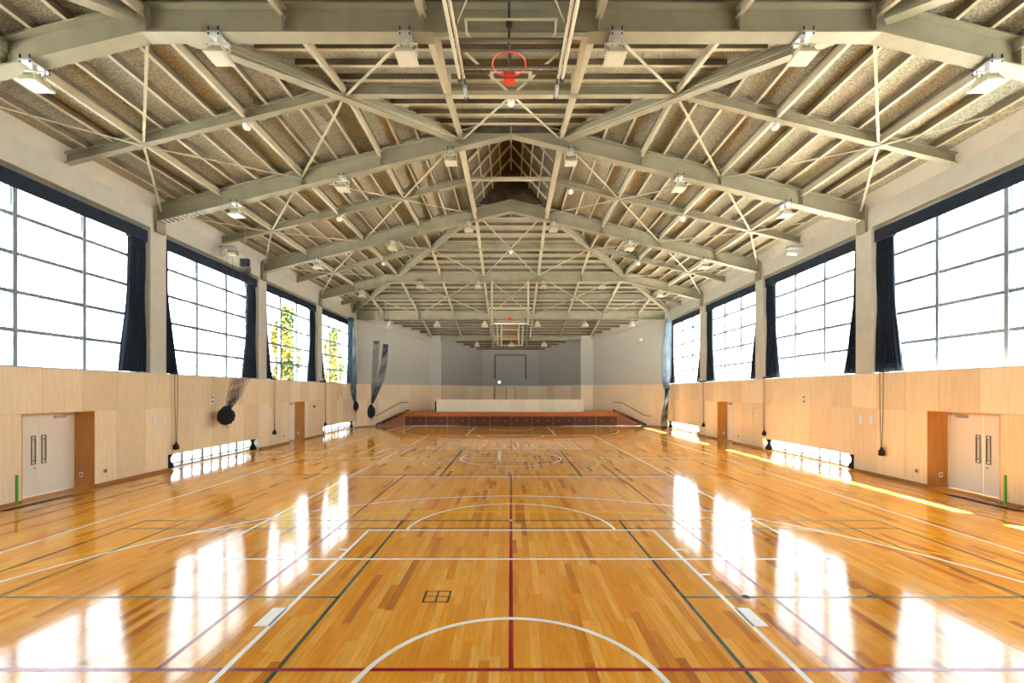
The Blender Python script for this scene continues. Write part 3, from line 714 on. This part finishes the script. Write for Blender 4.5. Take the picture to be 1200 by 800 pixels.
# little spotlight on the right stage wing
r = empty('wall_spotlight', (8.95, 30.85, 5.95), 'small white spotlight on an arm high on the right stage wing', 'spotlight')
MB().tube([(8.95, 30.95, 5.95), (8.95, 30.6, 5.98)], 0.025, 6).build('arm', ALU, r)
MB().lathe((8.95, 30.45, 5.9), [(0.03, 0.2), (0.11, 0.15), (0.13, 0.0)], 12).build('lamp_head', WHITE, r, True, False)

# ================================================================= CURTAINS
BAY = {1: 'nearest tall', 2: 'second tall', 3: 'third tall', 4: 'fourth tall'}
def curtain(s, y_top, y_bot, lab, m=CURT):
    r = empty('curtain', (s * 10.45, (y_top[0] + y_top[1]) / 2, 2.92), lab, 'curtain', 'navy curtains at the tall windows')
    M = MB(); NU, NV = 40, 12; ph = random.random() * 6; b = len(M.v)
    for j in range(NV + 1):
        t = j / NV; z = 6.66 + (2.92 - 6.66) * t; e = t ** 2.2
        ya = y_top[0] + (y_bot[0] - y_top[0]) * e; yb = y_top[1] + (y_bot[1] - y_top[1]) * e
        for i in range(NU + 1):
            u = i / NU; nf = 7
            M.v.append((s * (10.45 + 0.055 * math.sin(u * nf * 2 * PI + ph) * (0.7 + 0.3 * t) + 0.012 * math.sin(u * 31 + z * 2)), ya + (yb - ya) * u + 0.01 * math.sin(z * 3 + u * 9), z))
    for j in range(NV):
        for i in range(NU):
            a = b + j * (NU + 1) + i; M.f.append((a, a + 1, a + NU + 2, a + NU + 1))
    o = M.build('cloth', m, r, True, False)
    sol = o.modifiers.new('thickness', 'SOLIDIFY'); sol.thickness = 0.006
    MB().box(s * 10.38, s * 10.52, y_top[0], y_top[1], 6.62, 6.70).build('heading_tape', CURT2, r)
    return r
for s, nm in ((-1, 'left'), (1, 'right')):
    for k in range(1, 5):
        a, b = FR[k], FR[k + 1]
        p = empty('pelmet', (s * 10.5, (a + b) / 2, 6.6), 'long dark navy pelmet over the %s window, %s wall' % (BAY[k], nm), 'pelmet', 'dark pelmets over the tall windows')
        MB().box(s * 10.36, s * 10.38, a + 0.29, b - 0.29, 6.62, 6.95).build('fascia', CURT, p)
        MB().box(s * 10.38, s * 10.56, a + 0.29, b - 0.29, 6.93, 6.95).build('top_board', CURT2, p)
        MB().tube([(s * 10.46, a + 0.3, 6.74), (s * 10.46, b - 0.3, 6.74)], 0.015, 6).build('track', ALU, p)
        curtain(s, (b - 0.82, b - 0.30), (b - 1.12, b - 0.27), 'dark navy curtain gathered at the stage-side end of the %s window, %s wall' % (BAY[k], nm))
        if k > 1: curtain(s, (a + 0.30, a + 0.52), (a + 0.28, a + 0.98), 'dark navy curtain gathered at the near end of the %s window, %s wall' % (BAY[k], nm))

# short tied curtains in the floor windows
def tied(s, y, lab):
    r = empty('tied_curtain', (s * 10.42, y, 0.03), lab, 'curtain', 'short black curtains at the floor windows')
    prof = [(0.10, 0.0), (0.17, 0.02), (0.16, 0.10), (0.09, 0.20), (0.05, 0.28), (0.06, 0.31), (0.13, 0.40), (0.15, 0.43)]
    M = MB(); n = 24; b = len(M.v)
    for q, z in prof:
        for j in range(n):
            an = 2 * PI * j / n; rr = q * (1 + 0.14 * math.cos(j * PI))
            M.v.append((s * 10.42 + rr * 0.5 * math.cos(an), y + rr * math.sin(an), 0.02 + z))
    for i in range(len(prof) - 1):
        for j in range(n): M.f.append((b + i * n + j, b + i * n + (j + 1) % n, b + (i + 1) * n + (j + 1) % n, b + (i + 1) * n + j))
    M.f.append(tuple(b + j for j in reversed(range(n)))); M.f.append(tuple(b + (len(prof) - 1) * n + j for j in range(n)))
    M.build('cloth', CURT2, r, True, False)
    MB().tube([(s * 10.42 + 0.04 * math.cos(a), y + 0.065 * math.sin(a), 0.30) for a in [i * PI / 5 for i in range(10)]], 0.012, 5, True).build('tie', BLACK, r)
for s, nm in ((-1, 'left'), (1, 'right')):
    for (a, b), wn in zip(LOWW, ('nearer', 'farther')):
        tied(s, a + 0.19, 'short black curtain tied in the middle, near end of the %s floor window, %s wall' % (wn, nm))
        tied(s, b - 0.22, 'short black curtain tied in the middle, stage end of the %s floor window, %s wall' % (wn, nm))
# hanging cords with weights
for s, y, zw, nm in ((-1, 13.42, 0.60, 'left wall, nearest'), (-1, 19.0, 0.52, 'left wall, between floor window and far door'), (-1, 24.2, 0.50, 'left wall, beside the farther floor window'),
                     (1, 12.12, 0.60, 'right wall, nearest'), (1, 17.75, 0.60, 'right wall, at stage end of the nearer floor window'), (1, 23.35, 0.52, 'right wall, beyond the far door')):
    X = s * 10.20
    r = empty('pull_cord', (X, y, zw), 'twin black cords with hanging weight, ' + nm, 'cord', 'weighted cords on the panelling')
    M = MB()
    for q in (-0.06, 0.06): M.tube([(X, y + q, 2.93), (X, y + q * 0.9, 2.0), (X, y + q * 0.25, zw + 0.22)], 0.008, 5)
    M.build('cord', BLACK, r)
    MB().lathe((X, y, zw), [(0.055, 0.0), (0.075, 0.02), (0.075, 0.13), (0.05, 0.17), (0.02, 0.18)], 12).build('weight', BLACK, r, True, False)
    MB().lathe((X, y, zw + 0.18), [(0.03, 0), (0.035, 0.04), (0.012, 0.06)], 10).build('stopper', BLACK, r, True, False)
    MB().box(X, s * 10.33, y - 0.09, y + 0.09, 2.90, 2.97).build('clamp', BLACK, r)

# ================================================================= DIVIDER NETS
def net(path, lab, m, NS=14, hang=None, bag=None, zig=0.13, r0=0.0045):
    """path: list of (x, y, z, half width, depth); strands zigzag so that they form diamonds"""
    r = empty('divider_net', path[-1][:3], lab, 'net', 'gathered divider nets')
    ts = [0]
    for a, b in zip(path[:-1], path[1:]): ts.append(ts[-1] + (Vector(a[:3]) - Vector(b[:3])).length)
    L_ = ts[-1]; N = int(L_ / zig)
    def at(d):
        for i in range(len(ts) - 1):
            if d <= ts[i + 1] + 1e-6:
                t = (d - ts[i]) / (ts[i + 1] - ts[i]); return [path[i][k] + (path[i + 1][k] - path[i][k]) * t for k in range(5)]
        return list(path[-1])
    M = MB()
    for k in range(NS):
        pts = []
        for j in range(N + 1):
            x, y, z, hw, dp = at(L_ * j / N); u = ((k + (0.5 if (j + k) % 2 else -0.5) * 0.9 + 0.5) / NS - 0.5) * 2
            fold = math.sin(k * 2.1 + j * 0.07)
            pts.append((x + hw * u, y + dp * fold, z))
        M.tube(pts, r0, 3)
    M.build('netting', m, r)
    x, y, z, hw, dp = path[-1]
    if bag:
        bx, by, bz, br, bh = bag
        n = 18; B = MB(); b = 0
        prof = [(0.10, -0.5), (0.62, -0.44), (0.95, -0.25), (1.0, 0.0), (0.92, 0.22), (0.6, 0.40), (0.25, 0.52)]
        for q, zz in prof:
            for j in range(n):
                an = 2 * PI * j / n; w_ = 1 + 0.13 * math.sin(j * 5.1 + q * 9) + 0.07 * math.sin(j * 2.3 + zz * 20)
                B.v.append((bx + br * q * w_ * math.cos(an), by + br * q * w_ * math.sin(an), bz + bh * zz + 0.02 * math.sin(j * 3)))
        for i in range(len(prof) - 1):
            for j in range(n): B.f.append((i * n + j, i * n + (j + 1) % n, (i + 1) * n + (j + 1) % n, (i + 1) * n + j))
        B.f.append(tuple(reversed(range(n)))); B.f.append(tuple((len(prof) - 1) * n + j for j in range(n)))
        B.build('bundle', BAG, r, True, False)
        E_ = MB()
        for q in (-0.5, 0.1, 0.6): E_.tube([(bx + br * q, by, bz - bh * 0.35), (bx + br * q * 0.9 + 0.02, by, bz - bh * 0.62), (bx + br * q * 0.5, by, bz - bh * 0.70), (bx + br * q * 0.4, by, bz - bh * 0.4)], 0.007, 4)
        E_.build('loose_loop', NET, r)
    if hang:
        hang = roofz(path[0][0], path[0][1]) + 0.66
        H = MB(); x, y, z = path[0][:3]
        H.tube([(x, y, z), (x, y, hang)], 0.012, 5); H.tube([(x - 0.12, y, z + 0.02), (x + 0.12, y, z + 0.02)], 0.03, 6); H.build('hanger', ALU, r)
        MB().box(x - 0.14, x + 0.14, y - 0.05, y + 0.05, z - 0.25, z - 0.02).build('header_band', BAG, r)
    return r
def P(px, py, y, hw=0.1, dp=0.1):    # point at depth y seen at photo position px, py (used to lay out by measurement)
    return ((px - 598.8) * y / 516, y, 2.35 + (459.4 - py) * y / 516, hw, dp)
net([P(287, 303, 15.2, .15, .1), P(288, 330, 15.2, .19, .12), P(288, 400, 15.2, .28, .14), P(282, 440, 15.2, .29, .14), P(274, 465, 15.2, .19, .1), P(268, 479, 15.2, .06, .06)],
    'dark see-through net gathered into a hanging bundle, left wall by the second tall window', NET, 30, 7.55, ((265 - 598.8) * 15.2 / 516, 15.2, 2.35 - (487 - 459.4) * 15.2 / 516, 0.24, 0.62), 0.08, 0.0065)
net([P(411, 372, 27.6, .2, .1), P(412, 400, 27.6, .26, .1), P(413, 440, 27.6, .26, .1), P(414.5, 462, 27.6, .15, .1), P(416, 471, 27.6, .06, .05)],
    'bluish net hanging in the left stage corner, tied at knee height', NETB, 44, 7.6, ((417 - 598.8) * 27.6 / 516, 27.6, 2.35 - (475.5 - 459.4) * 27.6 / 516, 0.15, 0.6), 0.12, 0.007)
net([P(452, 403, 28.2, .16, .1), P(450, 425, 28.2, .2, .1), P(446, 445, 28.2, .22, .1), P(440, 462, 28.2, .15, .08), P(436, 473, 28.2, .06, .05)],
    'dark blue net swept down to a dark bag on the left stage wing', NETD, 40, 7.5, ((435 - 598.8) * 28.2 / 516, 28.2, 2.35 - (482 - 459.4) * 28.2 / 516, 0.22, 0.85), 0.12, 0.006)
net([P(441, 399, 28.5, .22, .1), P(440, 425, 28.5, .2, .1), P(438, 450, 28.5, .15, .1), P(436, 470, 28.5, .06, .05)],
    'thin pale net strip beside the dark blue one on the left stage wing', NETG, 26, 7.5, None, 0.12, 0.008)
net([P(784, 374, 27.0, .14, .1), P(781, 410, 27.0, .3, .1), P(780.5, 440, 27.0, .27, .1), P(780.5, 455, 27.0, .14, .08)],
    'pale blue net hanging in the right stage corner', NETL, 44, 7.5, None, 0.12, 0.008)
net([P(782, 452, 27.4, .12, .1), P(781, 470, 27.4, .10, .08), P(779, 485, 27.4, .17, .1), P(778, 497, 27.4, .2, .1), P(778, 503.2, 27.4, .14, .1)],
    'dark lower net trailing to the floor in the right stage corner', NET, 36, 7.5, None, 0.1, 0.008)

# ================================================================= STAGE
st = empty('stage', (0, 30.7, 0), 'low dark brown stage with orange-brown front edge across the far end', 'stage')
SP = [(-7.4, 30.7), (7.4, 30.7), (7.6, 32.45), (6.3, 33.95), (5.35, 34.0), (5.35, 34.5), (2.4, 37.9), (-2.4, 37.9), (-5.35, 34.5), (-5.35, 34.0), (-6.3, 33.95), (-7.6, 32.45)]
MB().prism([(x, max(y, 30.76)) for x, y in SP], 0, 0.90).build('base', STAGE_P, st)
MB().prism(SP, 0.90, 0.95).build('deck', STAGE_T, st)
MB().box(-7.42, 7.42, 30.66, 30.72, 0.67, 0.952).build('nosing', STAGE_T, st)
for i in range(10):
    x0 = -7.4 + 1.48 * i
    p = MB().box(x0 + 0.025, x0 + 1.455, 30.71, 30.77, 0.02, 0.67).build('front_panel', STAGE_P, st)
    for q in (0.42, 1.06): MB().tube([(x0 + q + 0.035 * math.cos(a), 30.705, 0.36 + 0.035 * math.sin(a)) for a in [k * PI / 5 for k in range(10)]], 0.010, 4, True).build('ring_pull', ALU, p)
for i in range(11): MB().box(-7.4 + 1.48 * i - 0.02, -7.4 + 1.48 * i + 0.02, 30.69, 30.77, 0, 0.67).build('post', STAGE_T, st)
for s, nm in ((-1, 'left'), (1, 'right')):
    r = empty('stage_steps', (s * 8.2, 31, 0), 'brown boxed steps rising to the stage beside the %s wing' % nm, 'steps', 'steps up to the stage')
    def wy(x): return 29.25 + (10.35 - abs(x)) * 4.75 / 4.0
    M = MB()
    M.hexa([(s * 8.95, 30.72, 0), (s * 7.42, 30.72, 0), (s * 7.42, 30.78, 0), (s * 8.95, 30.78, 0), (s * 8.95, 30.72, 0.02), (s * 7.42, 30.72, 0.95), (s * 7.42, 30.78, 0.95), (s * 8.95, 30.78, 0.02)])
    M.build('side_panel', STAIR, r)
    MB().hexa([(s * 9.12, 30.69, 0.0), (s * 7.40, 30.69, 0.90), (s * 7.40, 30.79, 0.90), (s * 9.12, 30.79, 0.0), (s * 9.12, 30.69, 0.10), (s * 7.40, 30.69, 1.0), (s * 7.40, 30.79, 1.0), (s * 9.12, 30.79, 0.10)]).build('edge_string', STAGE_P, r)
    for k in range(5):
        xa = 8.95 - k * 0.306; xb = xa - 0.306; z = 0.19 * (k + 1) - 0.0
        Pp = [(s * xa, 30.78), (s * xb, 30.78), (s * xb, wy(xb) - 0.06), (s * xa, wy(xa) - 0.06)]
        MB().prism(Pp, 0, min(z, 0.945)).build('step', STAGE_T, r)
    M = MB(); q = lambda x, o: (s * x, wy(x) - 0.03 - o)
    a0, a1 = 9.35, 7.55
    for o_ in (0,):
        A_ = [(*q(a0, 0.03), 0.0), (*q(a1, 0.03), 0.93), (*q(a1, 0), 0.93), (*q(a0, 0), 0.0)]
        B_ = [(*q(a0, 0.03), 0.16), (*q(a1, 0.03), 1.10), (*q(a1, 0), 1.10), (*q(a0, 0), 0.16)]
        M.hexa(A_ + B_)
    M.build('wall_string', STAGE_P, r)
    h = empty('handrail', (s * 8.6, wy(8.6) - 0.12, 1.2), 'slim dark sloping handrail fixed on the %s stage wing' % nm, 'handrail', 'handrails beside the stage')
    hp = [(9.55, 0.72), (9.25, 0.74), (8.0, 1.60), (7.55, 1.62)]
    MB().tube([(s * x, wy(x) - 0.14, z) for x, z in hp], 0.024, 6).build('rail', BRONZE, h)
    for x, z in ((9.2, 0.76), (8.6, 1.18), (8.0, 1.58)): MB().tube([(s * x, wy(x) - 0.14, z), (s * x, wy(x) - 0.02, z - 0.06)], 0.014, 5).build('rail_bracket', ALU, h)
sc_ = empty('low_partition', (0, 31.6, 0.95), 'long low pale wooden partition standing along the front of the stage', 'partition')
xs = [-5.35 + 10.55 * i / 10 for i in range(11)]
for i in range(10): MB().box(xs[i] + 0.004, xs[i + 1] - 0.004, 31.55, 31.60, 0.955, 1.83).build('board', WOODL, sc_)
MB().box(-5.35, 5.2, 31.60, 31.66, 0.955, 1.81).build('backing', WOODL, sc_)
MB().box(-5.43, -5.36, 31.5, 31.66, 0.955, 1.70).build('end_post', CURT2, sc_)
ex = empty('exit_sign', (-1.0, 37.9, 3.12), 'small lit green-white exit sign on the stage back wall', 'sign')
MB().box(-1.12, -0.88, 37.9, 37.97, 3.10, 3.32).build('sign_box', WHITE, ex)
MB().box(-1.10, -0.90, 37.89, 37.90, 3.12, 3.30).build('sign_face', EXIT, ex)

# ================================================================= BASKETBALL GOALS (raised)
g = empty('basketball_goal', (0, 7.9, 8.4), 'raised ceiling-hung basketball goal with red hoop, nearest overhead', 'basketball goal', 'ceiling-hung basketball goals')
M = MB(); z = 8.21
M.box(-1.28, -1.18, 7.30, 8.75, z, z + 0.07); M.box(1.18, 1.28, 7.30, 8.75, z, z + 0.07); M.box(-1.28, 1.28, 7.26, 7.33, z, z + 0.07); M.box(-1.28, 1.28, 8.68, 8.80, z, z + 0.09)
for sx in (-1.23, 1.23): M.box(sx - 0.04, sx + 0.04, 8.66, 8.74, z, 8.62)
M.build('support_frame', STEEL2, g)
for s in (-1, 1):
    M = MB()
    for q, dz in ((0, 0), (0.07, 0.03)): M.tube([(s * (0.95 - q), 5.2, 7.77 + dz), (s * (0.95 - q), 8.16, 8.15 + dz)], 0.030, 8)
    M.build('mast_tube', CREAM, g)
    MB().tube([(s * 0.95, 8.12, 8.15), (s * 0.95, 8.22, 8.16)], 0.05, 8).build('end_cap', BLACK, g)
    M = MB(); M.tube([(s * 0.86, 8.2, 8.05), (s * 0.87, 8.6, 8.10)], 0.035, 8); M.build('short_arm', ALU, g)
    MB().tube([(s * 0.87, 8.57, 8.10), (s * 0.87, 8.64, 8.10)], 0.045, 8).build('end_cap', BLACK, g)
    MB().box(s * 0.86, s * 0.98, 6.95, 7.06, 8.02, 8.22).build('bracket', STAGE_P, g)
    MB().tube([(s * 0.86, 7.05, 8.26), (s * 0.3, 6.4, 8.9)], 0.012, 5).build('stay_wire', CREAM, g)
    M = MB(); M.tube([(s * 0.87, 7.35, 8.23), (s * 0.87, 8.5, 8.20)], 0.025, 6); M.build('side_link', BLACK, g)
rr = [(-0.72, 7.0, 8.25), (-0.72, 7.15, 8.18), (-0.62, 7.30, 8.16), (0.62, 7.30, 8.16), (0.72, 7.15, 8.18), (0.72, 7.0, 8.25)]
MB().tube(rr, 0.02, 8).build('lower_pad', CREAM, g)
MB().tube([(-0.74, 6.98, 8.26), (0.74, 6.98, 8.26)], 0.02, 8).build('upper_rail', STEEL2, g)
for y, z in ((7.22, 8.10), (7.42, 8.10), (7.84, 8.13), (8.0, 8.14)): MB().box(-0.86, 0.86, y - 0.03, y + 0.03, z, z + 0.035).build('cross_bar', mat('dark_bar', (0.10, 0.085, 0.06), 0.5), g)
bd = MB().box(-0.84, 0.84, 7.4, 8.45, 8.13, 8.142).build('backboard', GLASS, g)
M = MB()
for x in (-0.38, 0.32): M.box(x, x + 0.06, 7.95, 8.16, 8.118, 8.128)
M.box(-0.38, 0.38, 8.12, 8.16, 8.118, 8.128); M.box(-0.38, 0.38, 7.93, 7.96, 8.118, 8.128); M.build('target_mark', CREAM, bd)
rg = MB().tube([(0.28 * math.cos(a) - 0.03, 7.38 + 0.27 * math.sin(a), 7.84) for a in [k * PI / 14 for k in range(28)]], 0.013, 6, True).build('hoop', RED, g)
MB().box(-0.13, 0.07, 7.66, 7.82, 7.80, 7.93).tube([(-0.03, 7.8, 7.86), (-0.03, 7.95, 8.14)], 0.03, 6).build('hoop_bracket', RED, g)
MB().tube([(-0.03, 6.2, 8.28), (-0.03, 7.05, 8.28), (-0.03, 7.6, 7.98)], 0.022, 8).build('actuator', BLACK, g)
M = MB(); M.lathe((-0.03, 7.05, 8.2), [(0.05, 0), (0.06, 0.05), (0.03, 0.1)], 8).build('actuator_joint', BLACK, g)

g = empty('basketball_goal', (0, 23.4, 4.8), 'far ceiling-hung basketball goal with orange target square, in front of the stage', 'basketball goal', 'ceiling-hung basketball goals')
def q2(px, py, y=23.4): return ((px - 598.8) * y / 516, y, 2.35 + (459.4 - py) * y / 516)
for s, x in ((-1, 576.5), (1, 619)):
    MB().tube([(q2(x, 0)[0], 23.4, 5.9), (q2(x, 0)[0], 23.4, 8.25)], 0.05, 8).build('hanger_tube', STEEL2, g)
    M = MB()
    for d in (0, 5): M.tube([q2(x - s * (6 + d), 378), q2(x - s * (7 + d * 0.8), 405)], 0.035, 6)
    M.build('folded_arm', STEEL2, g)
    M = MB(); M.tube([q2(x - s * 3.0, 372), q2(x - s * 1.0, 406)], 0.05, 6); M.build('side_arm', mat('brown_bar', (0.16, 0.13, 0.08), 0.5), g)
MB().tube([q2(572, 361), q2(622, 361)], 0.07, 8).build('top_rail', STEEL2, g)
MB().tube([q2(575, 376), q2(621, 376)], 0.03, 8).build('middle_rail', PURL, g)
MB().tube([q2(578, 379), q2(618, 379)], 0.05, 8).build('front_rail', WHITE, g)
MB().tube([q2(586, 404.5), q2(612, 404.5)], 0.035, 6).build('bottom_rail', CREAM, g)
a = q2(584, 381); b = q2(611, 403)
bd = MB().box(a[0], b[0], 23.44, 23.455, b[2], a[2]).build('backboard', GLASS, g)
M = MB(); a = q2(588, 386); b = q2(607, 397)
for x in (a[0], b[0]): M.box(x - 0.03, x + 0.03, 23.40, 23.43, b[2], a[2])
for z in (a[2], b[2]): M.box(a[0], b[0], 23.40, 23.43, z - 0.03, z + 0.03)
M.build('target_mark', ORANGE, bd)
c = q2(597.5, 372.5); MB().tube([(c[0] + 0.2 * math.cos(t), 23.1 + 0.2 * math.sin(t), c[2]) for t in [k * PI / 10 for k in range(20)]], 0.02, 5, True).build('hoop', ORANGE, g)
MB().box(c[0] - 0.09, c[0] + 0.09, 23.28, 23.42, c[2] - 0.14, c[2] + 0.02).build('hoop_bracket', RED, g)

# ================================================================= SMALL WALL FITTINGS
def plate_thing(name, s, y, z, hw, hh, lab, cat, m=WHITE, dots=0, dm=None, grp=None, X=10.28, t=0.012):
    r = empty(name, (s * X, y, z), lab, cat, grp)
    MB().box(s * (X - 0.001), s * (X - t), y - hw, y + hw, z - hh, z + hh).build('cover', m, r)
    for i in range(dots):
        zz = z + (0.45 if i == 0 else -0.45) * hh if dots > 1 else z
        M = MB(); M.tube([(s * (X - t), y, zz), (s * (X - t - 0.006), y, zz)], hh * 0.22 if dots > 1 else hh * 0.5, 10); M.build('knob', dm or BLACK, r)
for s, nm in ((-1, 'left'), (1, 'right')):
    y = 15.15 if s < 0 else 15.45
    plate_thing('control_plate', s, y, 2.10, 0.09, 0.17, 'white plate with two dark knobs on the %s panelling above the nearer floor window' % nm, 'control plate', dots=2)
    for k, (y, w_) in enumerate(((12.7, 'nearer'), (13.07, 'farther')) if s < 0 else ((12.93, 'farther'), (12.56, 'nearer'))):
        plate_thing('blank_plate', s, y, 1.55, 0.06, 0.13, 'small white blank plate, %s of the pair before the nearer floor window, %s wall' % (w_, nm), 'wall plate', grp='paired white plates')
    for k, (y, w_) in enumerate(((18.4, 'nearer'), (18.85, 'farther'))):
        plate_thing('blank_plate', s, y, 1.5, 0.07, 0.13, 'small white blank plate, %s of the pair before the far door, %s wall' % (w_, nm), 'wall plate', grp='paired white plates')
    plate_thing('control_plate', s, 26.6, 2.0, 0.09, 0.15, 'white plate over the farther floor window, %s wall' % nm, 'control plate')
    plate_thing('floor_socket', s, 11.15, 0.36, 0.05, 0.05, 'small dark round socket low on the %s panelling beside the near door' % nm, 'socket', ALU, 1)
    plate_thing('floor_socket', s, 19.9, 0.36, 0.05, 0.05, 'small dark round socket low on the %s panelling before the far door' % nm, 'socket', ALU, 1)
    # switches on the recess lining
    for (a, b), dn in zip(DOORS, ('near', 'far')):
        r = empty('wall_socket', (s * 10.6, b - 0.03, 0.30), 'small white socket inside the %s door recess, %s wall' % (dn, nm), 'socket')
        MB().box(s * 10.55, s * 10.64, b - 0.03, b - 0.021, 0.26, 0.38).build('cover', WHITE, r)
        MB().box(s * 10.58, s * 10.61, b - 0.033, b - 0.03, 0.30, 0.34).build('outlet', BLACK, r)
    t = MB().box(s * 10.255, s * 10.279, 9.13, 9.17, 0.0, 0.63).build('green_strip', GREENT); tag(t, 'bright green vertical strip on the %s wall beside the near door' % nm, 'strip', 'green strips')
    # small grey camera box on the sill behind the third frame
    r = empty('sill_camera', (s * 10.22, 23.75, 2.9), 'small grey camera on the panelling ledge at the fourth column, %s wall' % nm, 'camera')
    MB().box(s * 10.12, s * 10.30, 23.6, 23.85, 2.97, 3.12).build('camera_body', ALU, r); MB().box(s * 10.2, s * 10.3, 23.66, 23.78, 2.886, 2.97).build('mount', BLACK, r)
    MB().lathe((s * 10.15, 23.5, 2.97), [(0.05, 0), (0.06, 0.06), (0.04, 0.12)], 10).build('camera_lens', WHITE, r)
    # floor groove plate before the near door
    m_ = MB().box(s * 9.95, s * 10.12, 8.7, 10.1, 0.0002, 0.004).build('floor_track', BLACK); tag(m_, 'thin dark floor strip in front of the %s near door' % nm, 'floor strip')
r = empty('access_hatch', (-10.27, 22.6, 1.0), 'narrow pale access hatch with a dark lock, left wall beyond the far door', 'hatch')
MB().box(-10.279, -10.262, 22.35, 22.75, 0.35, 1.35).build('hatch_door', WOODL, r); MB().lathe((-10.255, 22.95, 1.55), [(0.05, 0), (0.05, 0.12)], 8).build('lock', BLACK, r)
# net winch on the left eave, beside the hanging net
r = empty('net_winch', (-10.0, 15.3, 6.9), 'grey winch and pulley bracket under the left eave, holding the see-through net', 'winch')
MB().box(-10.1, -9.62, 15.2, 15.45, 7.35, 7.43).build('bracket', ALU, r)
M = MB(); M.tube([(-9.75, 15.2, 7.16), (-9.45, 15.2, 7.14)], 0.10, 12); M.build('drum', STEEL, r)
M = MB(); M.tube([(-9.95 + 0.1 * math.cos(a), 15.2, 7.15 + 0.13 * math.sin(a)) for a in [k * PI / 6 for k in range(12)]], 0.02, 5, True); M.build('pulley', ALU, r)
M = MB(); M.tube([(-9.6, 15.2, 7.1), (-9.62, 15.2, 3.4)], 0.006, 4); M.tube([(-9.8, 15.2, 7.1), (-9.8, 15.2, 3.4)], 0.006, 4); M.build('cable', NET, r)
r = empty('net_winch', (10.0, 15.3, 6.9), 'grey winch bracket under the right eave between the second and third columns', 'winch')
MB().box(10.1, 9.62, 15.2, 15.45, 7.35, 7.43).build('bracket', ALU, r)
M = MB(); M.tube([(9.5, 15.2, 7.16), (9.85, 15.2, 7.14)], 0.08, 12); M.build('drum', CREAM, r)

# ================================================================= OUTSIDE
gr = MB().box(-90, 90, -60, 140, -0.8, -0.4).build('ground', GROUND); tag(gr, kind='structure')
LEAF = noisy('autumn_leaf', (0.025, 0.065, 0.006), (0.16, 0.12, 0.006), nscale=0.9, rough=0.7, detail=2)
BARK = noisy('bark', (0.10, 0.07, 0.04), (0.16, 0.11, 0.07), nscale=8, rough=0.9)
def tree(x, y, h, rad, lab, nl=4500):
    r = empty('tree', (x, y, -0.4), lab, 'tree', 'trees outside the left windows')
    T = MB(); T.tube([(x, y, -0.4), (x + 0.1, y, h * 0.4), (x, y + 0.1, h * 0.95)], [0.16, 0.11, 0.03], 8)
    for i in range(9):
        z = h * (0.25 + 0.07 * i); a = i * 2.4; T.tube([(x, y, z), (x + math.cos(a) * rad * 0.8, y + math.sin(a) * rad * 0.8, z + rad * 0.9)], [0.05, 0.012], 5)
    T.build('trunk', BARK, r)
    M = MB()
    for i in range(nl):
        t = random.random() ** 0.8; z = h * 0.18 + h * 0.85 * t; q = rad * (0.35 + 0.65 * math.sin(PI * min(1, 0.15 + t * 0.85)) ** 0.6) * math.sqrt(random.random()); a = random.random() * 2 * PI
        c = Vector((x + q * math.cos(a) + 0.2 * math.sin(z * 1.7), y + q * math.sin(a), z)); u = Vector((random.gauss(0, 1), random.gauss(0, 1), random.gauss(0, 1))).normalized(); v = u.orthogonal().normalized(); s_ = random.uniform(0.09, 0.18)
        n_ = len(M.v); M.v += [tuple(c + u * s_), tuple(c + v * s_ * 0.6), tuple(c - u * s_), tuple(c - v * s_ * 0.6)]; M.f.append((n_, n_ + 1, n_ + 2, n_ + 3))
    o = M.build('foliage', LEAF, r); o['kind'] = 'stuff'
tree(-16.3, 31.8, 8.3, 0.85, 'yellow-green slim tree seen through the third left window')
tree(-16.2, 40.2, 8.0, 0.75, 'green slim tree seen through the fourth left window')
tree(-16.6, 29.2, 6.8, 0.4, 'thin yellow tree at the near edge of the third left window', 2000)
HW = mat('house_wall', (0.13, 0.115, 0.09), 0.8); HR = mat('house_roof', (0.10, 0.10, 0.105), 0.7); HC = mat('cyan_roof', (0.02, 0.13, 0.14), 0.6); PAN = mat('house_window', (0.2, 0.25, 0.3), 0.2)
def house(x, y, w_, d_, h, rm, lab):
    r = empty('house', (x, y, -0.4), lab, 'house', 'houses outside the right windows')
    MB().box(x - w_ / 2, x + w_ / 2, y - d_ / 2, y + d_ / 2, -0.4, h).build('walls', HW, r)
    M = MB(); b = [(x - w_ / 2 - .4, y - d_ / 2 - .4), (x + w_ / 2 + .4, y - d_ / 2 - .4), (x + w_ / 2 + .4, y + d_ / 2 + .4), (x - w_ / 2 - .4, y + d_ / 2 + .4)]
    M.v += [(p[0], p[1], h) for p in b] + [(x, y - d_ / 4, h + 1.3), (x, y + d_ / 4, h + 1.3)]; M.f += [(3, 2, 1, 0), (0, 1, 4), (1, 2, 5, 4), (2, 3, 5), (3, 0, 4, 5)]
    M.build('roof', rm, r)
    for k in range(3):
        yy = y - d_ / 2 + d_ * (k + 0.5) / 3
        f_ = MB().box(x - w_ / 2 - 0.06, x - w_ / 2, yy - 0.6, yy + 0.6, h * 0.45, h * 0.8).build('window', WHITE, r); MB().box(x - w_ / 2 - 0.08, x - w_ / 2 - 0.06, yy - 0.5, yy + 0.5, h * 0.5, h * 0.76).build('pane', PAN, f_)
house(31, 29, 9, 10, 4.0, HR, 'pale house with grey roof seen through the nearest tall right window')
house(44, 74, 8, 14, 4.6, HC, 'far building with cyan roof seen through the third tall right window')
